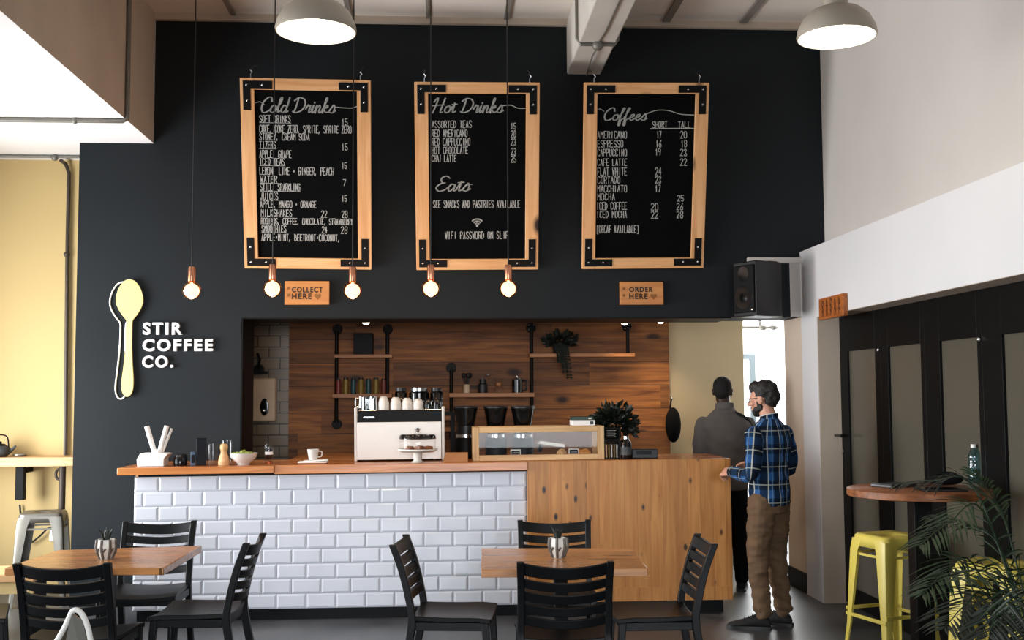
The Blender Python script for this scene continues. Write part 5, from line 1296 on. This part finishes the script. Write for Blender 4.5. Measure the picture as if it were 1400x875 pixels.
# frond end points read off as directions: (pixel of mid, pixel of tip, distance offsets)
fr = [((1335, 672), (1228, 662), .15, .25), ((1345, 700), (1258, 745), -.1, -.2), ((1330, 770), (1262, 812), -.1, -.2), ((1352, 815), (1292, 858), -.3, -.45),
      ((1378, 725), (1332, 645), .1, .1), ((1372, 790), (1318, 792), -.3, -.5), ((1380, 815), (1352, 868), -.45, -.6), ((1405, 800), (1400, 872), -.5, -.65), ((1365, 745), (1275, 705), .2, .35), ((1440, 790), (1480, 770), 0, 0)]
for k, (pm, pt, dm, dt) in enumerate(fr):
    b0 = Vector((rr.uniform(-.05, .05), rr.uniform(-.05, .05), .325)); b1 = Vector((rr.uniform(-.05, .02), rr.uniform(-.05, .05), pz*.75))
    mid = at(*pm, YPm+dm)-Vector((base.x, base.y, 0)); tip = at(*pt, YPm+dt)-Vector((base.x, base.y, 0))
    pts = [b0, b1.lerp(mid, .25), mid, mid.lerp(tip, .55)+Vector((0, 0, .03)), tip]
    st = P('stalk', MB().tube(catmull(pts, 6), [.007-.0055*i/24 for i in range(25)], 6), 'leaf', t)
    P('frond', frond_mb(pts[1:], 24, .20, .0062, .5, rr), 'leaf' if k % 3 else 'leafdark', st, smooth=0)
# small planters on the cafe tables
def planter(px, py, z, label, sc=1.0, seed=1):
    p = atz(px, py, z); t = T('table_planter', label, 'planter', (p.x, p.y, z+.0005))
    h = .105*sc; r = .052*sc
    P('pot', MB().lathe([(0, 0), (r*.62, 0), (r*.95, h*.45), (r*1.0, h*.62), (r*.92, h), (r*.82, h), (r*.82, h*.85), (0, h*.82)], n=7), 'potwhite', t, smooth=0)
    g_ = MB()
    for k in range(7):
        a = 2*pi*k/7; a2 = 2*pi*(k+.5)/7
        c = lambda rr_, aa, z_: (rr_*cos(aa)*1.012, rr_*sin(aa)*1.012, z_)
        g_.tube([c(r*.62, a, .003), c(r*.95, a, h*.45), c(r*1.0, a, h*.62), c(r*.92, a, h)], .008*sc, 6)
        g_.tube([c(r*.97*.93, a2, h*.55), c(r*.95, a, h*.30)], .006*sc, 6)
    P('glaze_lines', g_, 'potgeo', t)
    P('soil', MB().lathe([(0, h*.83), (r*.8, h*.84), (0, h*.88)], n=14), 'soil', t)
    rr = random.Random(seed); s = MB()
    for k in range(16):
        a = rr.uniform(0, 2*pi); l = rr.uniform(.05, .085)*sc; o_ = rr.uniform(.1, .75)
        s.tube([(0.01*cos(a), .01*sin(a), h*.85), (l*.5*cos(a)*o_, l*.5*sin(a)*o_, h*.85+l*.6), (l*cos(a)*o_, l*sin(a)*o_, h*.85+l)], [.005*sc, .007*sc, .001], 6, flat=.5)
    P('succulent', s, 'leafdark', t)
planter(145, 764, .75, 'faceted grey and white pot with a spiky plant on the left table', 1.0, 4)
planter(763, 762, .75, 'faceted grey and white pot with a thin plant on the right table', 1.0, 9)
def bush(t, n, rad, c, leaf, seed, m, part='foliage', up=.5):
    rr = random.Random(seed); k = MB()
    for i in range(n):
        th = rr.uniform(0, 2*pi); ph = math.acos(rr.uniform(-.6, 1)); q = rr.uniform(.35, 1)
        p = Vector((c[0]+rad[0]*q*sin(ph)*cos(th), c[1]+rad[1]*q*sin(ph)*sin(th), c[2]+rad[2]*q*cos(ph)))
        d = (Vector((cos(th)*sin(ph), sin(th)*sin(ph), cos(ph)*.6+up*.4))+Vector((rr.uniform(-.5, .5), rr.uniform(-.5, .5), rr.uniform(-.5, .5)))).normalized()
        s = d.cross(Vector((rr.uniform(-1, 1), rr.uniform(-1, 1), rr.uniform(-1, 1)))).normalized()*leaf*.32; L = leaf*rr.uniform(.7, 1.3)
        nn = d.cross(s).normalized()*leaf*.08
        k.add([p, p+d*L*.5+s, p+d*L*.5+nn, p+d*L*.5-s, p+d*L], [(0, 1, 2), (0, 2, 3), (1, 4, 2), (2, 4, 3)])
    return P(part, k, m, t, smooth=0)
# dark bushy plant at the back of the counter
Yp = 8.76
c = ctop(842, 625, Yp)
t = T('bushy_plant', 'dark bushy potted plant at the right end of the counter', 'plant', c)
P('pot', MB().lathe([(0, 0), (.08, 0), (.105, .12), (.095, .12), (.09, .1), (0, .1)], n=28), 'blackplastic', t)
P('stem', MB().tube([(0, 0, .1), (.01, 0, .2), (0, .01, .3)], .008, 8).tube([(0, 0, .1), (.05, .02, .2), (.08, .02, .27)], .006, 8).tube([(0, 0, .1), (-.04, 0, .2), (-.07, .02, .3)], .006, 8), 'leafdark', t)
bush(t, 420, (.16, .07, .15), (0, 0, .25), .07, 11, 'leafdark')
# trailing plant on the plank wall shelf
t = T('trailing_plant', 'dark trailing plant in a pot on the right kitchen shelf', 'plant', on(766, zD))
P('pot', MB().lathe([(0, 0), (.06, 0), (.08, .10), (.072, .10), (.07, .09), (0, .09)], n=28), 'blackplastic', t)
bush(t, 260, (.15, .09, .09), (0, 0, .12), .055, 12, 'leafdark', up=.1)
vn = MB(); rr = random.Random(2)
for k in range(4):
    pts = catmull([(.02*k-.03, -.06, .1), (.02*k-.03, -.125, .07), (.025*k-.02, -.135, -.03), (.04*k-.03+rr.uniform(-.02, .02), -.13, -.08-.05*k)], 6); vn.tube(pts, .003, 6)
    for p in pts[6:]:
        for s in (-1, 1): vn.add([p, p+Vector((s*.02, -.008, .008)), p+Vector((s*.032, 0, -.008)), p+Vector((s*.012, -.004, -.014))], [(0, 1, 2, 3)])
P('vines', vn, 'leafdark', t, smooth=0)
# plant in the dark left corner of the opening
a = at(352, 514, YB-.08)
t = T('tap_fitting', 'dark wall fitting above the towel dispenser', 'fitting', (a.x, YB-.05, at(352, 512, YB).z))
P('mount', MB().cyl((0, .07, .05), (0, .0, .05), .05, .045, n=16).bb((-.05, -.04, 0), (.09, .03, .03)), 'blackpaint', t); P('lever', MB().tube([(0, 0, .06), (.02, -.03, .14), (.0, -.05, .2)], .012, 8), 'blackpaint', t)

# ================================================================== people
from mathutils import noise
def cap(m, a, b_, ra, rb, n=14):
    a = Vector(a); b_ = Vector(b_); m.tube([a, b_], [ra, rb], n); m.ball(a, ra, n, 10); m.ball(b_, rb, n, 10)
def limb(m, pts, rs, n=14):
    cp = catmull(pts, 5); R_ = catmull([Vector((r, 0, 0)) for r in rs], 5)
    m.tube(cp, [q.x for q in R_], n); m.ball(cp[0], rs[0], n, 10); m.ball(cp[-1], rs[-1], n, 10)
def torso(m, rings, n=28):
    rr_ = []
    for (x, y, z, rx, ry) in rings:
        rr_.append([(x+rx*cos(2*pi*i/n)*(1-.06*cos(4*pi*i/n)), y+ry*sin(2*pi*i/n), z) for i in range(n)])
    m.loft(rr_)
def wrinkle(me, amp, freq, stretch=(1, 1, 1), seed=0.0):
    for v in me.vertices:
        p = v.co; q = Vector((p.x*stretch[0], p.y*stretch[1], p.z*stretch[2]))*freq+Vector((seed, seed*2, 0))
        v.co = p+v.normal*amp*(noise.noise(q)+.5*noise.noise(q*2.1))
    me.update(); return me
def hand(m, wrist, f, nrm, curl=.8, flip=1):
    """palm, four unequal bent fingers and a thumb from the side of the palm; f = pointing direction, nrm = back of hand"""
    f = Vector(f).normalized(); nrm = Vector(nrm); nrm = (nrm-f*nrm.dot(f)).normalized(); s = f.cross(nrm).normalized()*flip
    w_ = Vector(wrist); 
    for q in range(4):
        k = (q-1.5)*.0195; cap(m, w_+f*.01+s*k*.6, w_+f*.088+s*k, .0155, .0125, 10)
    cap(m, w_-f*.02, w_+f*.03, .027, .026, 12)
    for q in range(4):
        L = (.040, .046, .043, .033)[q]; k = (q-1.5)*.0205; p0 = w_+f*.09+s*k; c1 = curl*(.55+.06*q); c2 = curl*(1.35+.08*q); c3 = curl*2.0
        d1 = f*cos(c1)-nrm*sin(c1); d2 = f*cos(c2)-nrm*sin(c2); d3 = f*cos(c3)-nrm*sin(c3)
        p1 = p0+d1*L; p2 = p1+d2*L*.68; p3 = p2+d3*L*.5
        cap(m, p0, p1, .0105, .0095, 10); cap(m, p1, p2, .0095, .0085, 10); cap(m, p2, p3, .0085, .007, 10)
    t0 = w_+f*.03-s*.028; d = (f*.6-s*.75-nrm*.35).normalized(); t1 = t0+d*.04; d2 = (f*.95-s*.1-nrm*.45).normalized(); t2 = t1+d2*.034; t3 = t2+(d2-nrm*.35).normalized()*.026
    cap(m, t0, t1, .014, .0115, 10); cap(m, t1, t2, .0115, .010, 10); cap(m, t2, t3, .010, .008, 10)
def head_mb(m, c, R3):
    """skull, jaw, nose, brow, lips and ears around the head centre; R3 turns the head"""
    tr = Matrix.Translation(c) @ R3.to_4x4()
    def E(p, rx, ry, rz): m.ball((0, 0, 0), 1.0, 20, 14, mtx=tr @ Matrix.Translation(p) @ Matrix.Diagonal((rx, ry, rz, 1)))
    E((0, -.012, .03), .076, .096, .088); E((0, .018, -.015), .066, .076, .09); E((0, .045, -.075), .042, .042, .038); E((0, .0, -.06), .058, .065, .05)
    E((0, .072, .022), .055, .022, .018)
    cap(m, tr @ Vector((0, .088, .012)), tr @ Vector((0, .112, -.026)), .009, .0135, 10); E((-.013, .098, -.029), .009, .012, .008); E((.013, .098, -.029), .009, .012, .008)
    E((0, .084, -.056), .024, .012, .007); E((0, .082, -.067), .021, .012, .008)
    for s in (-1, 1):
        E((s*.077, -.008, -.002), .010, .024, .034); E((s*.080, -.016, .008), .011, .012, .018); E((s*.05, .06, -.02), .022, .022, .022)
def person(name, label, loc, rotz, J, head_c, R3, skin):
    t = T(name, label, 'person', loc, rotz); m = MB()
    head_mb(m, head_c, R3); hc = Vector(head_c)
    limb(m, [J['neck'], (Vector(J['neck'])+hc)/2+Vector((0, -.01, -.02)), hc+Vector((0, -.02, -.05))], [.066, .056, .055])
    torso(m, [(x, y, z, rx*.9, ry*.9) for x, y, z, rx, ry in J['torso']])
    for s in ('L', 'R'):
        limb(m, [J['sh'+s], J['el'+s], J['wr'+s]], [.047, .039, .026])
        d = (Vector(J['wr'+s])-Vector(J['el'+s])).normalized(); hand(m, Vector(J['wr'+s])+d*.012, d, J['hn'+s], J.get('curl', .9), -1 if s == 'L' else 1)
        limb(m, [J['hip'+s], J['kn'+s], J['an'+s]], [.08, .052, .036]); cap(m, J['an'+s], Vector(J['toe'+s])*.6+Vector(J['an'+s])*.4-Vector((0, 0, .02)), .034, .03)
    b_ = P('body', remesh(m, .0055, 3), skin, t, smooth=60)
    return t, b_
def shoes(t, J, s):
    a = Vector(J['an'+s]); toe = Vector(J['toe'+s]); d = (toe-a); d.z = 0; L = d.length; d.normalize(); n_ = Vector((-d.y, d.x, 0)); m = MB()
    heel = Vector((a.x, a.y, 0))-d*.06; rings = []
    for f_, w_, h_ in ((0, .026, .05), (.06, .036, .085), (.2, .040, .115), (.36, .042, .105), (.55, .046, .075), (.75, .049, .058), (.92, .036, .045), (1.0, .014, .03)):
        c = heel+d*(L+.10)*f_; r = []
        for q in range(14):
            aa = 2*pi*q/14; r.append(tuple(c+n_*w_*cos(aa)+Vector((0, 0, h_*.5+h_*.5*sin(aa) if sin(aa) > 0 else h_*.5+(h_*.5-.012)*sin(aa)))))
        rings.append(r)
    sh = P('shoe', MB().loft(rings), 'shoe', t, smooth=60, sub=1)
    sole = []
    for f_, w_ in ((0, .028), (.08, .040), (.35, .040), (.6, .049), (.8, .05), (.95, .034), (1.0, .016)):
        c = heel-d*.003+d*(L+.108)*f_; sole.append([tuple(c+n_*w_), tuple(c-n_*w_), tuple(c-n_*w_+Vector((0, 0, .022))), tuple(c+n_*w_+Vector((0, 0, .022)))])
    P('sole', MB().loft(sole), 'blackplastic', sh)
    lc = MB()
    for q in range(4):
        c = heel+d*(L+.10)*(.34+.09*q)+Vector((0, 0, .105-.012*q)); lc.tube([c-n_*.022, c+Vector((0, 0, .006)), c+n_*.022], .003, 6)
    P('laces', lc, 'blackcloth', sh)

# ---- customer in the plaid shirt
cl = Vector((2.285, 7.69, 0))
J = dict(neck=(0, -.02, 1.42), torso=[(0, -.0, .84, .15, .11), (0, -.005, .92, .158, .118), (0, -.0, 1.02, .148, .108), (0, 0, 1.14, .155, .11), (0, -.008, 1.26, .178, .122), (0, -.014, 1.345, .19, .112), (0, -.018, 1.40, .155, .085), (0, -.018, 1.445, .07, .06)],
         shL=(-.176, -.01, 1.345), elL=(-.245, -.03, 1.085), wrL=(-.165, .20, 1.075), hnL=(-.7, 0, .7), shR=(.176, -.01, 1.345), elR=(.24, .0, 1.09), wrR=(.15, .205, 1.10), hnR=(.7, 0, .7),
         hipL=(-.085, 0, .86), knL=(-.10, .035, .48), anL=(-.105, .0, .085), toeL=(-.225, .165, .0), hipR=(.085, 0, .86), knR=(.095, .02, .47), anR=(.10, -.03, .085), toeR=(.03, .165, 0), curl=1.0)
hc = (0, .035, 1.588)
R3 = (Matrix.Rotation(radians(14), 3, 'Z') @ Matrix.Rotation(radians(-6), 3, 'X'))
CT, CB = person('person', 'bearded man in a blue plaid shirt and tan trousers standing at the counter', cl, radians(38), J, hc, R3, 'skin')
def shirt_mesh(J, tor, sl, hem, wr_end=.96, extra=None):
    m = MB(); torso(m, tor)
    for s in ('L', 'R'):
        w_ = Vector(J['el'+s]).lerp(Vector(J['wr'+s]), wr_end); limb(m, [J['sh'+s], J['el'+s], w_], sl)
    if extra: extra(m)
    return m
tor = [(0, -.0, .845, .166, .124), (0, -.004, .90, .17, .13), (0, 0, 1.0, .163, .122), (0, 0, 1.12, .166, .12), (0, -.008, 1.25, .188, .13), (0, -.012, 1.32, .20, .124), (0, -.016, 1.375, .178, .104), (0, -.02, 1.41, .138, .085), (0, -.02, 1.44, .092, .074), (0, -.015, 1.46, .066, .062)]
me = remesh(shirt_mesh(J, tor, [.064, .057, .041], .845), .008, 4); wrinkle(me, .009, 7, (1, 1, 1.6), 3)
def weave(me, J):
    # thread coordinates of the cloth: round the trunk or sleeve, and along it
    at_ = me.attributes.new('weave', 'FLOAT_VECTOR', 'POINT')
    for v in me.vertices:
        p = v.co; best = (1e9, None)
        for s in ('L', 'R'):
            for a, b_, o_ in ((Vector(J['sh'+s]), Vector(J['el'+s]), 0), (Vector(J['el'+s]), Vector(J['wr'+s]), .29)):
                d = b_-a; k = max(-.4 if o_ == 0 else 0, min(1, (p-a).dot(d)/d.length_squared)); q = a+d*k; L_ = (p-q).length
                if L_ < best[0]: best = (L_, (d, q, o_+k*d.length))
        inside = abs(p.x) < .165 or p.z > 1.42
        if best[0] < .085 and not inside:
            d, q, l = best[1]; r = p-q; s1 = d.normalized().cross(Vector((0, 1, .3))).normalized(); s2 = d.normalized().cross(s1)
            at_.data[v.index].vector = (.055*atan2(r.dot(s2), r.dot(s1))+.02, l, 0)
        else:
            at_.data[v.index].vector = (.165*atan2(p.x, -p.y-.02), p.z, 0)
weave(me, J)
sh = P('shirt', me, 'plaid', CT, smooth=60)
co_ = P('collar', MB().loft([[( (.064+k)*cos(a), -.012+(.062+k)*sin(a), 1.447+.016*(-sin(a))+h_) for a in [2*pi*i/24 for i in range(24)]] for k, h_ in ((.006, -.012), (.002, .03), (-.004, .031), (-.004, -.01))]), 'plaid', sh)
at2 = co_.data.attributes.new('weave', 'FLOAT_VECTOR', 'POINT')
for v in co_.data.vertices: at2.data[v.index].vector = (.066*atan2(v.co.x, -v.co.y), v.co.z*1.0, 0)
P('collar_edge', MB().tube([(.0665*cos(a), -.012+.0645*sin(a), 1.4775+.016*(-sin(a))) for a in [2*pi*i/28 for i in range(28)]], .0038, 6, True), 'potwhite', sh)
m = MB(); torso(m, [(0, 0, .80, .158, .12), (0, 0, .88, .158, .12), (0, 0, .93, .15, .112)])
for s in ('L', 'R'):
    a = Vector(J['an'+s]); k_ = Vector(J['kn'+s]); h_ = Vector(J['hip'+s])
    limb(m, [h_, h_.lerp(k_, .5), k_, k_.lerp(a, .55), a+Vector((0, 0, .03))], [.1, .092, .076, .066, .06])
me = remesh(m, .008, 3); wrinkle(me, .013, 10, (1, 1, 2.0), 1)
for v in me.vertices:     # gathers towards the hem
    if v.co.z < .36: v.co += v.normal*.007*sin(v.co.z*85+3*v.co.x*10)*(1-v.co.z/.36)
tr_ = P('trousers', me, 'chino', CT, smooth=60)
P('belt', MB().loft([[( .162*k*cos(a), .124*k*sin(a), z) for a in [2*pi*i/28 for i in range(28)]] for k, z in ((1.0, .875), (1.0, .91))]), 'blackcloth', tr_)
for s in ('L', 'R'): shoes(CT, J, s)
tr = Matrix.Translation(hc) @ R3.to_4x4()
def EL(m, p, rx, ry, rz): m.ball((0, 0, 0), 1.0, 20, 14, mtx=tr @ Matrix.Translation(p) @ Matrix.Diagonal((rx, ry, rz, 1)))
m = MB(); EL(m, (0, -.022, .058), .083, .098, .084); EL(m, (0, -.06, .015), .072, .062, .082); EL(m, (0, .03, .100), .068, .066, .036); EL(m, (0, .068, .088), .055, .028, .028)
for s in (-1, 1): EL(m, (s*.066, .0, .035), .016, .035, .04)
me = remesh(m, .007, 2); wrinkle(me, .012, 22, (1, 1, 1), 5); P('hair', me, 'hair', CB, smooth=70)
m = MB(); EL(m, (0, .047, -.083), .046, .045, .038); [EL(m, (s*.056, .012-.004*q, -.02-.018*q), .017, .022, .024) for s in (-1, 1) for q in range(3)]; [EL(m, (s*.046, .032, -.066), .02, .03, .026) for s in (-1, 1)]
for s in (-1, 1): cap(m, tr @ Vector((s*.0, .094, -.045)), tr @ Vector((s*.026, .086, -.052)), .006, .005, 8)
me = remesh(m, .006, 2); wrinkle(me, .004, 40, (1, 1, 1), 2); P('beard', me, 'hair', CB, smooth=70)
m = MB()
for s in (-1, 1):
    m.tube([tr @ Vector((s*.032+.024*cos(a), .106-.006*abs(cos(a)), .008+.021*sin(a))) for a in [2*pi*i/20 for i in range(20)]], .0028, 6, True)
    m.tube([tr @ Vector(p) for p in ((s*.056, .10, .014), (s*.078, .05, .012), (s*.083, -.01, .008), (s*.082, -.03, -.006))], .0028, 6)
m.tube([tr @ Vector(p) for p in ((-.008, .107, .01), (0, .110, .013), (.008, .107, .01))], .0028, 6)
g_ = P('glasses', m, 'blackgloss', CT)
m = MB(); n_ = MB()
for s in (-1, 1): m.ball((0, 0, 0), 1, 14, 10, mtx=tr @ Matrix.Translation((s*.031, .079, .008)) @ Matrix.Diagonal((.0135, .0125, .0125, 1))); n_.ball((0, 0, 0), 1, 12, 8, mtx=tr @ Matrix.Translation((s*.031, .0885, .008)) @ Matrix.Diagonal((.006, .0045, .006, 1)))
e_ = P('eyes', m, 'potwhite', CB); P('irises', n_, 'blackgloss', e_)

# ---- member of staff in grey, back to us
sl_ = at(993, 640, 9.12); sl_.z = 0; sl_.y = 9.14
JS = dict(neck=(0, -.02, 1.47), torso=[(0, 0, .86, .155, .115), (0, 0, .96, .15, .11), (0, 0, 1.1, .155, .112), (0, -.008, 1.28, .182, .125), (0, -.014, 1.385, .195, .115), (0, -.018, 1.44, .16, .088), (0, -.018, 1.49, .075, .065)],
          shL=(-.182, -.01, 1.375), elL=(-.215, .02, 1.11), wrL=(-.13, .23, 1.14), hnL=(-.7, 0, .7), shR=(.182, -.01, 1.375), elR=(.24, .05, 1.14), wrR=(.12, .26, 1.20), hnR=(.7, 0, .7),
          hipL=(-.09, 0, .88), knL=(-.10, .02, .49), anL=(-.11, -.02, .085), toeL=(-.13, .19, 0), hipR=(.09, 0, .88), knR=(.10, .02, .49), anR=(.11, -.02, .085), toeR=(.13, .19, 0), curl=.9)
hs = (-.012, .03, 1.648); R4 = Matrix.Rotation(radians(-10), 3, 'Z') @ Matrix.Rotation(radians(-8), 3, 'X')
STF, SB = person('person', 'man in a grey fleece seen from behind, standing behind the pine counter', sl_, radians(-12), JS, hs, R4, 'skindark')
tor = [(0, 0, .83, .186, .138), (0, -.002, .90, .192, .142), (0, 0, 1.02, .192, .138), (0, 0, 1.14, .196, .135), (0, -.008, 1.28, .206, .142), (0, -.014, 1.355, .208, .134), (0, -.02, 1.415, .186, .112), (0, -.023, 1.455, .145, .095), (0, -.024, 1.488, .10, .082), (0, -.018, 1.515, .072, .07)]
def hood(m): m.ball((0, 0, 0), 1, 20, 12, mtx=Matrix.Translation((0, -.085, 1.475)) @ Matrix.Diagonal((.085, .04, .03, 1)))
me = remesh(shirt_mesh(JS, tor, [.066, .060, .047], .83, extra=hood), .009, 4); wrinkle(me, .012, 6, (1, 1, 1.5), 8)
ho = P('fleece', me, 'hoodie', STF, smooth=60)
P('collar', MB().loft([[((.066+k)*cos(a), -.015+(.066+k)*sin(a), 1.50+.01*(-sin(a))+h_) for a in [2*pi*i/24 for i in range(24)]] for k, h_ in ((.014, -.02), (.010, .05), (.002, .052), (.002, -.02))]), 'hoodie', ho)
P('shoulder_stripe', MB().tube(catmull([(.075, -.085, 1.478), (.13, -.075, 1.455), (.19, -.06, 1.41), (.225, -.05, 1.34), (.24, -.04, 1.26)], 5), .014, 10, flat=.8), 'hoodiedark', ho, label='dark shoulder stripe')
m = MB(); torso(m, [(0, 0, .80, .162, .122), (0, 0, .92, .16, .12)])
for s in ('L', 'R'): limb(m, [JS['hip'+s], JS['kn'+s], Vector(JS['an'+s])+Vector((0, 0, .02))], [.098, .072, .058])
P('trousers', wrinkle(remesh(m, .01, 3), .008, 9, (1, 1, 1), 4), 'blackcloth', STF, smooth=60)
for s in ('L', 'R'): shoes(STF, JS, s)
tr = Matrix.Translation(hs) @ R4.to_4x4()
m = MB(); EL(m, (0, -.018, .042), .080, .098, .086); EL(m, (0, -.05, .0), .07, .06, .075)
P('hair', remesh(m, .006, 2), 'hairblack', SB, smooth=70)
m = MB(); n_ = MB()
for s in (-1, 1): m.ball((0, 0, 0), 1, 14, 10, mtx=tr @ Matrix.Translation((s*.031, .079, .008)) @ Matrix.Diagonal((.0135, .0125, .0125, 1))); n_.ball((0, 0, 0), 1, 12, 8, mtx=tr @ Matrix.Translation((s*.031, .0885, .008)) @ Matrix.Diagonal((.006, .0045, .006, 1)))
e_ = P('eyes', m, 'potwhite', SB); P('irises', n_, 'blackgloss', e_)
